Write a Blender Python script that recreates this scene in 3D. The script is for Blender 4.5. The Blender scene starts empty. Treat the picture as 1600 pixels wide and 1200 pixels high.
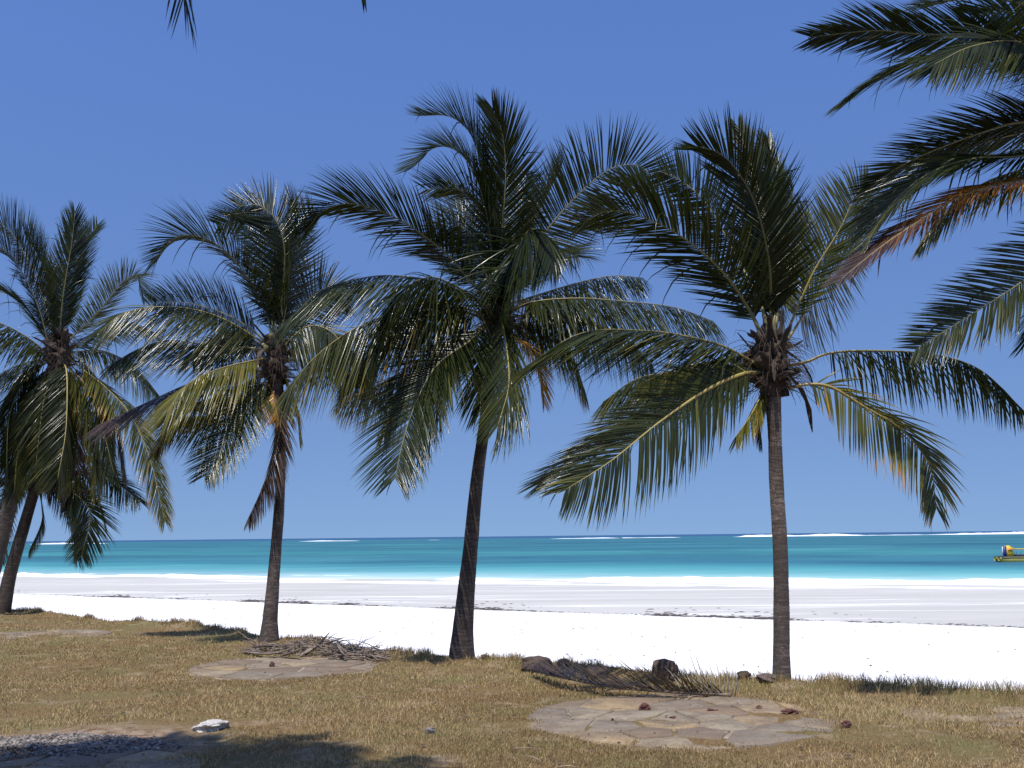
import bpy, math, random
import numpy as np
from mathutils import Vector, Matrix

random.seed(7); RNG = np.random.default_rng(7)
SC = bpy.context.scene
COL = SC.collection

# ------------------------------------------------------------------ camera
F = 1640.0; W0, H0 = 1600.0, 1200.0
EYE = 2.2; PITCH = math.radians(8.25); ROLL = math.radians(0.61)
cam_data = bpy.data.cameras.new('camera'); cam = bpy.data.objects.new('camera', cam_data); COL.objects.link(cam)
cam_data.sensor_width = 36.0; cam_data.lens = 36.0 * F / W0
cam_data.clip_start = 0.1; cam_data.clip_end = 90000
fwd = np.array([0, math.cos(PITCH), math.sin(PITCH)])
rt0 = np.array([1.0, 0, 0]); up0 = np.cross(rt0, fwd)
rt = rt0 * math.cos(ROLL) - up0 * math.sin(ROLL)
up = np.cross(rt, fwd)
M = Matrix(((rt[0], up[0], -fwd[0], 0), (rt[1], up[1], -fwd[1], 0), (rt[2], up[2], -fwd[2], EYE), (0, 0, 0, 1)))
cam.matrix_world = M
SC.camera = cam

# ------------------------------------------------------------------ world, sun, exposure
SUN_EL = math.radians(65); SUN_AZ = math.radians(196)      # azimuth clockwise from +Y, the sun behind the camera
world = bpy.data.worlds.new('World'); SC.world = world; world.use_nodes = True
nt = world.node_tree; bg = nt.nodes['Background']
sky = nt.nodes.new('ShaderNodeTexSky'); sky.sky_type = 'NISHITA'; sky.sun_disc = False
sky.sun_elevation = SUN_EL; sky.sun_rotation = SUN_AZ
sky.altitude = 0; sky.air_density = 1.0; sky.dust_density = 0.6; sky.ozone_density = 2.0
tc = nt.nodes.new('ShaderNodeTexCoord'); va = nt.nodes.new('ShaderNodeVectorMath'); va.operation = 'ADD'; va.inputs[1].default_value = (0, 0, .22)
vn = nt.nodes.new('ShaderNodeVectorMath'); vn.operation = 'NORMALIZE'
nt.links.new(tc.outputs['Generated'], va.inputs[0]); nt.links.new(va.outputs[0], vn.inputs[0]); nt.links.new(vn.outputs[0], sky.inputs['Vector'])
tint = nt.nodes.new('ShaderNodeMix'); tint.data_type = 'RGBA'; tint.blend_type = 'MULTIPLY'; tint.inputs[0].default_value = 1; tr_ = nt.nodes.new('ShaderNodeValToRGB'); se = nt.nodes.new('ShaderNodeSeparateXYZ')
tr_.color_ramp.elements[0].color = (.75, .80, .88, 1); tr_.color_ramp.elements[1].color = (.76, .925, 1.31, 1); tr_.color_ramp.elements[1].position = .42
nt.links.new(tc.outputs['Generated'], se.inputs[0]); nt.links.new(se.outputs[2], tr_.inputs[0]); nt.links.new(tr_.outputs[0], tint.inputs[7])
nt.links.new(sky.outputs[0], tint.inputs[6]); nt.links.new(tint.outputs[2], bg.inputs[0]); bg.inputs[1].default_value = 0.15
sd = bpy.data.lights.new('sun', 'SUN'); sd.energy = 4.9; sd.angle = math.radians(0.53); sd.color = (1.0, 0.95, 0.88)
sun = bpy.data.objects.new('sun', sd); COL.objects.link(sun)
sdir = Vector((math.sin(SUN_AZ) * math.cos(SUN_EL), math.cos(SUN_AZ) * math.cos(SUN_EL), math.sin(SUN_EL)))
sun.rotation_euler = sdir.to_track_quat('Z', 'Y').to_euler(); sun.location = (0, -20, 40)
SC.view_settings.view_transform = 'Standard'; SC.view_settings.look = 'None'
SC.view_settings.exposure = 0.0; SC.view_settings.gamma = 1.0; SC.view_settings.use_curve_mapping = False
SC.render.resolution_x = 1024; SC.render.resolution_y = 768

# ------------------------------------------------------------------ helpers
def ray(px, py):
    d = rt * ((px - W0 / 2) / F) + up * (-(py - H0 / 2) / F) + fwd
    return d
def at(px, py, Y):
    """point of the pixel's ray at forward distance Y metres"""
    d = ray(px, py); t = Y / d[1]
    return np.array([0, 0, EYE]) + d * t
def on_z(px, py, z=0.0):
    d = ray(px, py); t = (z - EYE) / d[2]
    return np.array([0, 0, EYE]) + d * t

def mesh_np(name, verts, faces4=None, faces3=None, smooth=False):
    me = bpy.data.meshes.new(name)
    verts = np.asarray(verts, dtype=np.float32)
    n4 = 0 if faces4 is None else len(faces4); n3 = 0 if faces3 is None else len(faces3)
    me.vertices.add(len(verts)); me.vertices.foreach_set('co', verts.ravel())
    parts = []; starts = []; tot = []
    if n4: parts.append(np.asarray(faces4, dtype=np.int32).ravel()); starts.append(np.arange(n4) * 4); tot.append(np.full(n4, 4))
    if n3: parts.append(np.asarray(faces3, dtype=np.int32).ravel()); starts.append(n4 * 4 + np.arange(n3) * 3); tot.append(np.full(n3, 3))
    idx = np.concatenate(parts)
    me.loops.add(len(idx)); me.loops.foreach_set('vertex_index', idx)
    me.polygons.add(n4 + n3)
    me.polygons.foreach_set('loop_start', np.concatenate(starts).astype(np.int32))
    if smooth: me.polygons.foreach_set('use_smooth', np.ones(n4 + n3, dtype=bool))
    me.update(calc_edges=True); me.validate()
    return me
def fattr(me, name, vals):
    a = me.attributes.new(name, 'FLOAT', 'POINT'); a.data.foreach_set('value', np.asarray(vals, dtype=np.float32))
def link(name, me, mat=None, parent=None):
    o = bpy.data.objects.new(name, me); COL.objects.link(o)
    if mat is not None and me is not None and not me.materials: me.materials.append(mat)
    if parent is not None: o.parent = parent
    return o
def tag(o, label=None, cat=None, group=None, kind=None):
    if label: o['label'] = label
    if cat: o['category'] = cat
    if group: o['group'] = group
    if kind: o['kind'] = kind
    return o
def empty(name, loc):
    o = bpy.data.objects.new(name, None); COL.objects.link(o); o.location = Vector(loc); o.empty_display_size = 0.2
    return o
def hnoise(x, y, seed=0):
    """cheap smooth 2-D noise, vectorised, -1..1"""
    x = np.asarray(x, float); y = np.asarray(y, float)
    xi = np.floor(x); yi = np.floor(y); fx = x - xi; fy = y - yi
    fx = fx * fx * (3 - 2 * fx); fy = fy * fy * (3 - 2 * fy)
    def h(a, b):
        v = np.sin(a * 127.1 + b * 311.7 + seed * 74.7) * 43758.5453
        return (v - np.floor(v)) * 2 - 1
    return (h(xi, yi) * (1 - fx) * (1 - fy) + h(xi + 1, yi) * fx * (1 - fy) + h(xi, yi + 1) * (1 - fx) * fy + h(xi + 1, yi + 1) * fx * fy)
def fbm(x, y, seed=0, octv=4):
    s = 0; a = 1; t = 0
    for k in range(octv):
        s = s + a * hnoise(np.asarray(x) * 2 ** k, np.asarray(y) * 2 ** k, seed + k * 13); t += a; a *= .5
    return s / t
def spline(P, n):
    """Catmull-Rom through P, resampled evenly to n points"""
    P = np.asarray(P, float)
    Q = np.vstack([2 * P[0] - P[1], P, 2 * P[-1] - P[-2]])
    out = []
    for i in range(1, len(Q) - 2):
        p0, p1, p2, p3 = Q[i - 1], Q[i], Q[i + 1], Q[i + 2]
        for t in np.linspace(0, 1, 14, endpoint=False):
            out.append(.5 * ((2 * p1) + (-p0 + p2) * t + (2 * p0 - 5 * p1 + 4 * p2 - p3) * t * t + (-p0 + 3 * p1 - 3 * p2 + p3) * t ** 3))
    out.append(Q[-2]); out = np.array(out)
    s = np.concatenate([[0], np.cumsum(np.linalg.norm(np.diff(out, axis=0), axis=1))])
    si = np.linspace(0, s[-1], n)
    return np.stack([np.interp(si, s, out[:, k]) for k in range(3)], 1), s[-1]
def norm(v): return v / np.maximum(np.linalg.norm(v, axis=-1, keepdims=True), 1e-9)
def tangents(P): return norm(np.gradient(P, axis=0))
def transport(T, n0):
    N = np.zeros_like(T); n = n0 - n0.dot(T[0]) * T[0]; n /= np.linalg.norm(n); N[0] = n
    for i in range(1, len(T)):
        n = n - n.dot(T[i]) * T[i]; n /= max(np.linalg.norm(n), 1e-6); N[i] = n
    return N
def tube(P, R, sides=6, n0=None, flat=1.0, cap=True):
    """swept tube; returns verts, quads, tris"""
    P = np.asarray(P, float); R = np.asarray(R, float); T = tangents(P)
    if n0 is None:
        n0 = np.array([0, 0, 1.0]) if abs(T[0][2]) < .9 else np.array([0, 1.0, 0])
    N = transport(T, np.asarray(n0, float)); S = np.cross(T, N)
    a = np.linspace(0, 2 * math.pi, sides, endpoint=False)
    V = P[:, None, :] + R[:, None, None] * (np.cos(a)[None, :, None] * S[:, None, :] + flat * np.sin(a)[None, :, None] * N[:, None, :])
    n = len(P); V = V.reshape(-1, 3)
    q = []
    for i in range(n - 1):
        for j in range(sides):
            k = (j + 1) % sides
            q.append((i * sides + j, i * sides + k, (i + 1) * sides + k, (i + 1) * sides + j))
    t = []
    if cap:
        V = np.vstack([V, P[0], P[-1]]); c0 = n * sides; c1 = c0 + 1
        for j in range(sides):
            k = (j + 1) % sides
            t.append((c0, k, j)); t.append((c1, (n - 1) * sides + j, (n - 1) * sides + k))
    return V, q, t
class MB:
    """collects shapes for one mesh"""
    def __init__(s): s.v = []; s.q = []; s.t = []; s.n = 0; s.a = []
    def add(s, V, q=(), t=(), a=None):
        V = np.asarray(V, float)
        if len(q): s.q.append(np.asarray(q) + s.n)
        if len(t): s.t.append(np.asarray(t) + s.n)
        s.v.append(V); s.n += len(V)
        s.a.append(np.full(len(V), 0.0 if a is None else a) if np.ndim(a) == 0 else np.asarray(a))
    def box(s, c, d, rot=None):
        c = np.asarray(c, float); d = np.asarray(d, float) / 2
        V = np.array([(x, y, z) for x in (-1, 1) for y in (-1, 1) for z in (-1, 1)]) * d
        if rot is not None: V = V @ np.array(rot).T
        s.add(V + c, [(0, 1, 3, 2), (4, 6, 7, 5), (0, 4, 5, 1), (2, 3, 7, 6), (0, 2, 6, 4), (1, 5, 7, 3)])
    def tube(s, P, R, sides=6, **k): s.add(*tube(P, R, sides, **k))
    def build(s, name, mat, parent=None, smooth=False, attr=None):
        me = mesh_np(name, np.vstack(s.v), np.vstack(s.q) if s.q else None, np.vstack(s.t) if s.t else None, smooth)
        if attr: fattr(me, attr, np.concatenate(s.a))
        return link(name, me, mat, parent)

# ------------------------------------------------------------------ materials
def mat(name):
    m = bpy.data.materials.new(name); m.use_nodes = True; n = m.node_tree
    return m, n, n.nodes['Principled BSDF'], n.nodes['Material Output']
def nd(n, t, **k):
    x = n.nodes.new(t)
    for a, b in k.items(): setattr(x, a, b)
    return x
def ramp(n, fac, stops, interp='LINEAR'):
    r = nd(n, 'ShaderNodeValToRGB'); r.color_ramp.interpolation = interp
    e = r.color_ramp.elements
    while len(e) < len(stops): e.new(0.5)
    for i, (p, c) in enumerate(stops):
        e[i].position = p; e[i].color = (c[0], c[1], c[2], 1) if hasattr(c, '__len__') else (c, c, c, 1)
    n.links.new(fac, r.inputs[0]); return r.outputs[0]
def noise(n, scale, detail=4, rough=.55, vec=None, dist=0.0):
    x = nd(n, 'ShaderNodeTexNoise'); x.inputs['Scale'].default_value = scale; x.inputs['Detail'].default_value = detail
    x.inputs['Roughness'].default_value = rough; x.inputs['Distortion'].default_value = dist
    if vec is not None: n.links.new(vec, x.inputs['Vector'])
    return x.outputs['Fac']
def mix(n, f, a, b, mode='MIX'):
    x = nd(n, 'ShaderNodeMix', data_type='RGBA', blend_type=mode)
    for sock, v in ((x.inputs[0], f), (x.inputs[6], a), (x.inputs[7], b)):
        if hasattr(v, 'is_linked') or isinstance(v, bpy.types.NodeSocket): n.links.new(v, sock)
        elif hasattr(v, '__len__'): sock.default_value = (v[0], v[1], v[2], 1)
        else: sock.default_value = v
    return x.outputs[2]
def mth(n, op, a, b=None, c=None, clamp=False):
    x = nd(n, 'ShaderNodeMath', operation=op, use_clamp=clamp)
    for i, v in enumerate((a, b, c)):
        if v is None: continue
        if isinstance(v, bpy.types.NodeSocket): n.links.new(v, x.inputs[i])
        else: x.inputs[i].default_value = v
    return x.outputs[0]
def bump(n, b, h, dist=0.02, strength=1.0):
    x = nd(n, 'ShaderNodeBump'); x.inputs['Distance'].default_value = dist; x.inputs['Strength'].default_value = strength
    n.links.new(h, x.inputs['Height']); n.links.new(x.outputs[0], b.inputs['Normal']); return x
def pos(n): return nd(n, 'ShaderNodeNewGeometry').outputs['Position']
def objc(n): return nd(n, 'ShaderNodeTexCoord').outputs['Object']
def scaled(n, v, s):
    x = nd(n, 'ShaderNodeMapping'); x.inputs['Scale'].default_value = s; n.links.new(v, x.inputs['Vector']); return x.outputs[0]
def attr(n, name): return nd(n, 'ShaderNodeAttribute', attribute_name=name).outputs['Fac']

# leaf: 'dry' 0 green .. .35 yellow green .. .6 orange .. 1 brown ; 'rnd' per leaflet
def leaf_material():
    m, n, b, out = mat('palm_leaflet')
    dry = attr(n, 'dry'); rnd = attr(n, 'rnd')
    c = ramp(n, dry, [(0, (.022, .030, .009)), (.2, (.044, .050, .012)), (.38, (.15, .14, .030)), (.53, (.42, .23, .04)), (.64, (.40, .155, .026)), (.80, (.080, .044, .036)), (.90, (.058, .042, .037)), (1, (.13, .095, .07))])
    c = mix(n, 1.0, c, ramp(n, rnd, [(0, .62), (.5, 1.0), (1, 1.5)]), 'MULTIPLY')
    n.links.new(c, b.inputs['Base Color']); b.inputs['Roughness'].default_value = .21
    b.inputs['Specular IOR Level'].default_value = .32
    tr = nd(n, 'ShaderNodeBsdfTranslucent'); n.links.new(mix(n, 1.0, c, (1.6, 1.8, .7), 'MULTIPLY'), tr.inputs[0])
    ms = nd(n, 'ShaderNodeMixShader'); ms.inputs[0].default_value = .22
    n.links.new(b.outputs[0], ms.inputs[1]); n.links.new(tr.outputs[0], ms.inputs[2]); n.links.new(ms.outputs[0], out.inputs[0])
    return m
M_LEAF = leaf_material()
def rib_material():
    m, n, b, out = mat('palm_midrib')
    c = ramp(n, attr(n, 'dry'), [(0, (.12, .12, .05)), (.3, (.24, .215, .075)), (.5, (.42, .33, .09)), (.75, (.25, .14, .06)), (1, (.22, .17, .12))])
    c = mix(n, noise(n, 25, vec=objc(n)), c, mix(n, .5, c, (.03, .025, .02)))
    n.links.new(c, b.inputs['Base Color']); b.inputs['Roughness'].default_value = .5
    return m
M_RIB = rib_material()
def trunk_material(name='palm_bark', gain=1.0):
    m, n, b, out = mat(name)
    p = pos(n)
    a = noise(n, 1.0, 6, .65, scaled(n, p, (5, 5, 30)))
    c = ramp(n, a, [(.3, (.024, .017, .014)), (.5, (.055, .041, .034)), (.68, (.125, .102, .086))])
    sp = noise(n, 26, 3, .6, scaled(n, p, (1, 1, 2.2)))
    c = mix(n, ramp(n, sp, [(.60, 0.0), (.70, .9)]), c, (.24, .215, .185))
    big = noise(n, 1.6, 3, .5, p)
    c = mix(n, ramp(n, big, [(.42, 0.0), (.62, .65)]), c, (.024, .018, .015))
    g = attr(n, 'groove')
    c = mix(n, g, c, (.020, .015, .013))
    c = mix(n, 1.0, c, (gain, gain * .98, gain * .95), 'MULTIPLY')
    n.links.new(c, b.inputs['Base Color']); b.inputs['Roughness'].default_value = .9
    bump(n, b, noise(n, 1.0, 8, .7, scaled(n, p, (30, 30, 90))), .012, .9)
    return m
M_BARK = trunk_material(); M_BARK_PALE = trunk_material('pale_palm_bark', 1.9); M_BARK_MID = trunk_material('grey_palm_bark', 1.4)
def fibre_material():
    m, n, b, out = mat('palm_fibre')
    c = ramp(n, noise(n, 1.0, 5, .6, scaled(n, objc(n), (40, 40, 9))), [(.3, (.022, .015, .012)), (.55, (.07, .048, .034)), (.78, (.20, .15, .10))])
    n.links.new(c, b.inputs['Base Color']); b.inputs['Roughness'].default_value = .9
    return m
M_FIBRE = fibre_material()
def simple(name, col, rough=.7, nscale=6.0, amt=.35, bscale=None, bdist=.01, spec=.5):
    m, n, b, out = mat(name)
    a = noise(n, nscale, 6, .6, objc(n))
    lo = [v * (1 - amt) for v in col]; hi = [min(1, v * (1 + amt)) for v in col]
    n.links.new(ramp(n, a, [(.3, lo), (.7, hi)]), b.inputs['Base Color']); b.inputs['Roughness'].default_value = rough
    b.inputs['Specular IOR Level'].default_value = spec
    if bscale: bump(n, b, noise(n, bscale, 6, .65, objc(n)), bdist, .8)
    return m
M_ROCK = simple('coral_rock', (.085, .058, .040), .95, 9, .5, 30, .03)
M_SHEATH = simple('dry_sheath', (.20, .155, .12), .7, 14, .5, 40, .006)
M_DARKLEAF = simple('dead_litter', (.075, .055, .045), .9, 14, .5)
M_RED = simple('reddish_husk', (.095, .036, .027), .8, 30, .4, 60, .006)
M_WHITE = simple('white_stone', (.52, .49, .44), .95, 26, .3, 50, .02)

def ground_material():
    m, n, b, out = mat('dry_lawn_soil')
    p = pos(n)
    a = noise(n, .55, 6, .6, p); f = noise(n, 28, 6, .75, p); g = noise(n, 1.7, 5, .6, p)
    c = ramp(n, f, [(.3, (.085, .055, .025)), (.5, (.18, .12, .055)), (.7, (.32, .225, .11))])
    c = mix(n, ramp(n, a, [(.42, 0.0), (.62, .7)]), c, (.15, .145, .058))
    c = mix(n, ramp(n, g, [(.54, 0.0), (.68, .8)]), c, (.33, .25, .165))
    vd = nd(n, 'ShaderNodeVectorMath', operation='DISTANCE'); n.links.new(scaled(n, p, (1, 1.3, 0)), vd.inputs[0]); ac = on_z(120, 1165); vd.inputs[1].default_value = (ac[0], ac[1] * 1.3, 0)
    bd = mth(n, 'ADD', vd.outputs[1], mth(n, 'MULTIPLY', noise(n, 2.5, 5, .7, p), 1.1))
    c = mix(n, ramp(n, mth(n, 'MULTIPLY', bd, .3), [(.5, .95), (.72, 0.0)]), c, ramp(n, noise(n, 6, 6, .7, p), [(.35, (.14, .085, .05)), (.5, (.27, .19, .125)), (.65, (.36, .29, .22))]))
    n.links.new(c, b.inputs['Base Color']); b.inputs['Roughness'].default_value = 1
    b.inputs['Specular IOR Level'].default_value = .1
    bump(n, b, f, .03, .8)
    return m
def sand_material():
    m, n, b, out = mat('white_coral_sand')
    p = pos(n); q = attr(n, 'zone')           # 0 bank .. 1 weed line .. 2 foam
    st = noise(n, 1.0, 5, .6, scaled(n, p, (.03, .13, .13)), .8)
    wet = ramp(n, st, [(.3, (.43, .415, .375)), (.5, (.47, .455, .415)), (.72, (.53, .515, .475))])
    st2 = noise(n, 1.0, 6, .7, scaled(n, p, (.025, .25, .25)), 1.0)
    wet = mix(n, ramp(n, st2, [(.56, 0.0), (.62, .7)]), wet, (.80, .79, .77))
    dryc = ramp(n, noise(n, 3, 6, .7, p), [(.3, (.80, .79, .77)), (.6, (.88, .875, .86))])
    qq = mth(n, 'ADD', q, mth(n, 'MULTIPLY', mth(n, 'SUBTRACT', noise(n, .12, 5, .65, p), .5), .10))
    f = nd(n, 'ShaderNodeMapRange'); f.inputs['From Min'].default_value = .955; f.inputs['From Max'].default_value = .99
    n.links.new(qq, f.inputs['Value'])
    c = mix(n, f.outputs[0], dryc, wet)
    n.links.new(c, b.inputs['Base Color']); b.inputs['Roughness'].default_value = .95
    b.inputs['Specular IOR Level'].default_value = .15
    ft = noise(n, 2.2, 5, .6, p); vo = nd(n, 'ShaderNodeTexVoronoi'); vo.inputs['Scale'].default_value = 1.3; n.links.new(p, vo.inputs['Vector'])
    hh = mth(n, 'ADD', mth(n, 'MULTIPLY', ft, .6), mth(n, 'MULTIPLY', ramp(n, vo.outputs['Distance'], [(.0, 0.0), (.22, 1.0)]), .5)); bump(n, b, hh, .10, .8)
    return m
def water_material():
    m, n, b, out = mat('reef_sea_water')
    p = pos(n); s = nd(n, 'ShaderNodeSeparateXYZ'); n.links.new(p, s.inputs[0])
    dd = mth(n, 'ADD', s.outputs[1], mth(n, 'MULTIPLY', s.outputs[0], .4545))
    wob = mth(n, 'MULTIPLY', mth(n, 'SUBTRACT', noise(n, 1.0, 5, .6, scaled(n, p, (.010, .022, 1))), .5), 55)
    wob2 = mth(n, 'MULTIPLY', mth(n, 'SUBTRACT', noise(n, 1.0, 4, .6, scaled(n, p, (.0022, .006, 1))), .5), .62)
    scale_f = mth(n, 'ADD', 1.0, wob2)
    far = mth(n, 'MULTIPLY', mth(n, 'SUBTRACT', dd, 104), scale_f)
    q = mth(n, 'DIVIDE', 106.0, mth(n, 'MAXIMUM', mth(n, 'ADD', mth(n, 'ADD', far, 106), mth(n, 'MULTIPLY', wob, mth(n, 'MINIMUM', mth(n, 'DIVIDE', far, 120), 1.0))), 5.0))
    c = ramp(n, q, [(0, (.035, .10, .26)), (.042, (.035, .11, .27)), (.055, (.04, .19, .27)), (.17, (.040, .19, .26)), (.30, (.045, .215, .285)),
                    (.40, (.058, .285, .32)), (.47, (.042, .195, .27)), (.60, (.045, .215, .30)), (.70, (.085, .38, .44)), (.83, (.20, .55, .60)), (.94, (.48, .76, .79)), (1, (.70, .86, .88))])
    rp = noise(n, 1.0, 6, .7, scaled(n, p, (.06, .10, 1)))
    c = mix(n, ramp(n, rp, [(.35, 0.0), (.68, .55)]), c, mix(n, .45, c, (.02, .10, .16)))
    rp2 = noise(n, 1.0, 5, .7, scaled(n, p, (.008, .022, 1)))
    c = mix(n, ramp(n, rp2, [(.5, 0.0), (.66, .5)]), c, mix(n, .6, c, (.14, .5, .5)))
    far3 = noise(n, 1.0, 7, .68, scaled(n, p, (.010, .016, 1)), .6)
    c = mix(n, 1.0, c, ramp(n, far3, [(.34, (.62, .66, .74)), (.5, (1, 1, 1)), (.64, (1.25, 1.2, 1.12))]), 'MULTIPLY')
    c = mix(n, 1.0, c, (.80, .76, .72), 'MULTIPLY')
    n.links.new(c, b.inputs['Base Color']); b.inputs['Roughness'].default_value = .9; b.inputs['Specular IOR Level'].default_value = 0
    gl = nd(n, 'ShaderNodeBsdfGlossy'); gl.inputs['Roughness'].default_value = .28
    bp = nd(n, 'ShaderNodeBump'); bp.inputs['Distance'].default_value = .25; bp.inputs['Strength'].default_value = .7
    n.links.new(noise(n, 1.0, 6, .65, scaled(n, p, (.35, .9, 1))), bp.inputs['Height']); n.links.new(bp.outputs[0], gl.inputs['Normal'])
    ms = nd(n, 'ShaderNodeMixShader'); ms.inputs[0].default_value = .13
    n.links.new(b.outputs[0], ms.inputs[1]); n.links.new(gl.outputs[0], ms.inputs[2]); n.links.new(ms.outputs[0], out.inputs[0])
    return m
M_GROUND = ground_material(); M_SAND = sand_material(); M_WATER = water_material()
M_FOAM = simple('white_foam', (.86, .88, .88), .9, .6, .08)

# ------------------------------------------------------------------ terrain
EDGE_PX = [(-900, 897), (-400, 925), (-100, 946), (0, 952), (60, 955), (110, 962), (170, 974), (230, 973), (300, 978), (360, 985), (420, 998), (480, 1001), (560, 1014),
           (640, 1023), (740, 1031), (830, 1034), (950, 1046), (1100, 1061), (1235, 1069), (1350, 1070), (1450, 1077), (1530, 1085), (1600, 1089), (1800, 1105), (2300, 1150)]
EP = np.array([on_z(x, y, 0.0) for x, y in EDGE_PX]); EP = EP[np.argsort(EP[:, 0])]
_l = (EP[1] - EP[0]); _r = (EP[-1] - EP[-2])
def edge_y(X):
    X = np.asarray(X, float)
    y = np.interp(X, EP[:, 0], EP[:, 1])
    y = np.where(X < EP[0, 0], EP[0, 1] - .75 * (X - EP[0, 0]), y)
    y = np.where(X > EP[-1, 0], EP[-1, 1] - .7 * (X - EP[-1, 0]), y)
    return y + .10 * fbm(X * 1.6, X * 0 + 3.3, 5, 4)
def weed_y(X): return np.maximum(58.7 - .627 * X, edge_y(X) + 12)
def foam_y(X): return np.maximum(106 - .4545 * X, weed_y(X) + 12)
SEA = -2.0
def sand_z(X, s):
    return np.where(s < 1, -1.25 - .55 * s, np.where(s < 2, -1.8 - .23 * (s - 1), -2.03 - 1.5 * (s - 2)))
def lawn_z(X, Y):
    d = edge_y(X) - Y                     # distance in front of the edge
    z = .045 * fbm(X * .5, Y * .5, 2, 4) + .03 * fbm(X * 2, Y * 2, 9, 3)
    z = z * np.clip(d / .4 + .4, 0, 1) + np.where(d < 0, 1.9 * np.clip(d / 1.1, -1, 0), 0)
    lip = np.exp(-((d - .35) / .35) ** 2) * .07 * (1 + .6 * fbm(X * 1.3, X * 0, 31, 3))
    return z + lip
def grid(name, A, B, fn, material, attrs=None):
    na, nb = len(A), len(B)
    a, b = np.meshgrid(A, B, indexing='ij')
    V, at_ = fn(a.ravel(), b.ravel())
    i, j = np.meshgrid(np.arange(na - 1), np.arange(nb - 1), indexing='ij'); k = (i * nb + j).ravel()
    q = np.stack([k, k + nb, k + nb + 1, k + 1], 1)
    me = mesh_np(name, V, q, None, True)
    if attrs: fattr(me, attrs, at_)
    return link(name, me, material)
xa = np.unique(np.concatenate([-np.geomspace(20, 900, 30), np.linspace(-20, 12, 330), np.geomspace(12, 400, 24)]))
db = np.unique(np.concatenate([np.linspace(-1.1, 0, 14), np.linspace(0, 1, 16), np.linspace(1, 14, 130), np.geomspace(14, 300, 24)]))
def f_lawn(X, d):
    Y = edge_y(X) - d
    return np.stack([X, Y, lawn_z(X, Y)], 1), None
ground = grid('lawn_ground', xa, db, f_lawn, M_GROUND); tag(ground, kind='structure')
xs = np.unique(np.concatenate([-np.geomspace(80, 1500, 24), np.linspace(-80, 60, 160), np.geomspace(60, 900, 18)]))
ss = np.unique(np.concatenate([np.linspace(-.06, 1, 130), np.linspace(1, 2, 40), np.linspace(2, 3, 8)]))
def f_sand(X, s):
    e, w, f = edge_y(X), weed_y(X), foam_y(X)
    Y = np.where(s < 1, e + (w - e) * s, w + (f - w) * (s - 1))
    z = sand_z(X, s) + np.where(s < .95, .035 * fbm(X * .8, Y * .8, 4, 4), .006 * fbm(X * .3, Y * .3, 4, 2))
    return np.stack([X, Y, z], 1), s
beach = grid('sand_beach', xs, ss, f_sand, M_SAND, 'zone'); tag(beach, kind='structure')
# sea: a sheet to the horizon
xw = np.unique(np.concatenate([-np.geomspace(100, 60000, 40), np.linspace(-100, 100, 60), np.geomspace(100, 60000, 40)]))
tw = np.concatenate([np.linspace(-4, 60, 40), np.geomspace(62, 60000, 60)])
def f_sea(X, t):
    Y = np.where(t < 600, foam_y(np.clip(X, -1500, 900)), 0) * np.clip((600 - t) / 600, 0, 1) + np.maximum(t, -4)
    Y = Y + .8 * fbm(X * .12, X * 0, 8, 4) * (t < 60)
    z = SEA + .06 * fbm(X * .25, Y * .6, 12, 3) * np.clip(t / 10, 0, 1)
    return np.stack([X, Y, z], 1), None
sea = grid('sea_water', xw, tw, f_sea, M_WATER); tag(sea, kind='structure')

# surf: low rolling ridges of white foam along the shore, and the far reef breakers
def foam_ridge(mb, X0, X1, yfun, h, w, seed, dx, gap=0.0, z0=SEA):
    X = np.arange(X0, X1, dx); Y = yfun(X)
    amp = np.clip(fbm(X / (dx * 22), X * 0 + seed, seed, 3) * 1.6 + .55 - gap, 0, 1.2)
    fine = 1 + .45 * fbm(X / (dx * 2.5), X * 0, seed + 3, 3)
    H = h * amp * fine; Wd = w * (.3 + amp) * (1 + .5 * fbm(X / (dx * 5), X * 0, seed + 7, 3))
    prof = [(-1, -.15), (-.62, .35), (-.3, .75), (0, 1), (.35, .5), (.7, .15), (1, -.15)]
    n = len(prof); V = []
    for (u, v) in prof:
        V.append(np.stack([X, Y + u * Wd, z0 + v * H - .05], 1))
    V = np.stack(V, 1).reshape(-1, 3)
    i = np.arange(len(X) - 1); keep = (amp[:-1] > .02) | (amp[1:] > .02); i = i[keep]
    q = np.concatenate([np.stack([i * n + j, (i + 1) * n + j, (i + 1) * n + j + 1, i * n + j + 1], 1) for j in range(n - 1)])
    mb.add(V, q)
mb = MB()
foam_ridge(mb, -160, 120, lambda X: foam_y(X) - .5 + 2.0 * fbm(X * .10, X * 0, 3), .30, 3.2, 2, .5, -.5)
foam_ridge(mb, -160, 120, lambda X: foam_y(X) - 5 + 3.5 * fbm(X * .05, X * 0, 6), .12, 1.5, 21, .5, .12, SEA + .04)
foam_ridge(mb, -30, 120, lambda X: foam_y(X) - 12 + 2 * fbm(X * .03, X * 0, 8), .10, 1.0, 14, .5, .1, SEA + .1)
foam_ridge(mb, -160, 120, lambda X: foam_y(X) + 7 + 2 * fbm(X * .03, X * 0, 18), .12, 1.1, 33, .5, .45)
tag(mb.build('surf_foam', M_FOAM, smooth=True), kind='stuff')
mb = MB()
foam_ridge(mb, 150, 1700, lambda X: 1500 - .05 * X + 20 * fbm(X * .004, X * 0, 3), 2.2, 30, 5, 4, .12)
foam_ridge(mb, -1700, 200, lambda X: 1500 + .05 * X + 40 * fbm(X * .004, X * 0, 3), 1.5, 20, 45, 4, .38)
foam_ridge(mb, 600, 1900, lambda X: 1750 + 20 * fbm(X * .004, X * 0, 9), 1.7, 20, 65, 4, .35)
tag(mb.build('reef_breakers', M_FOAM, smooth=True), kind='stuff')

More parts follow.
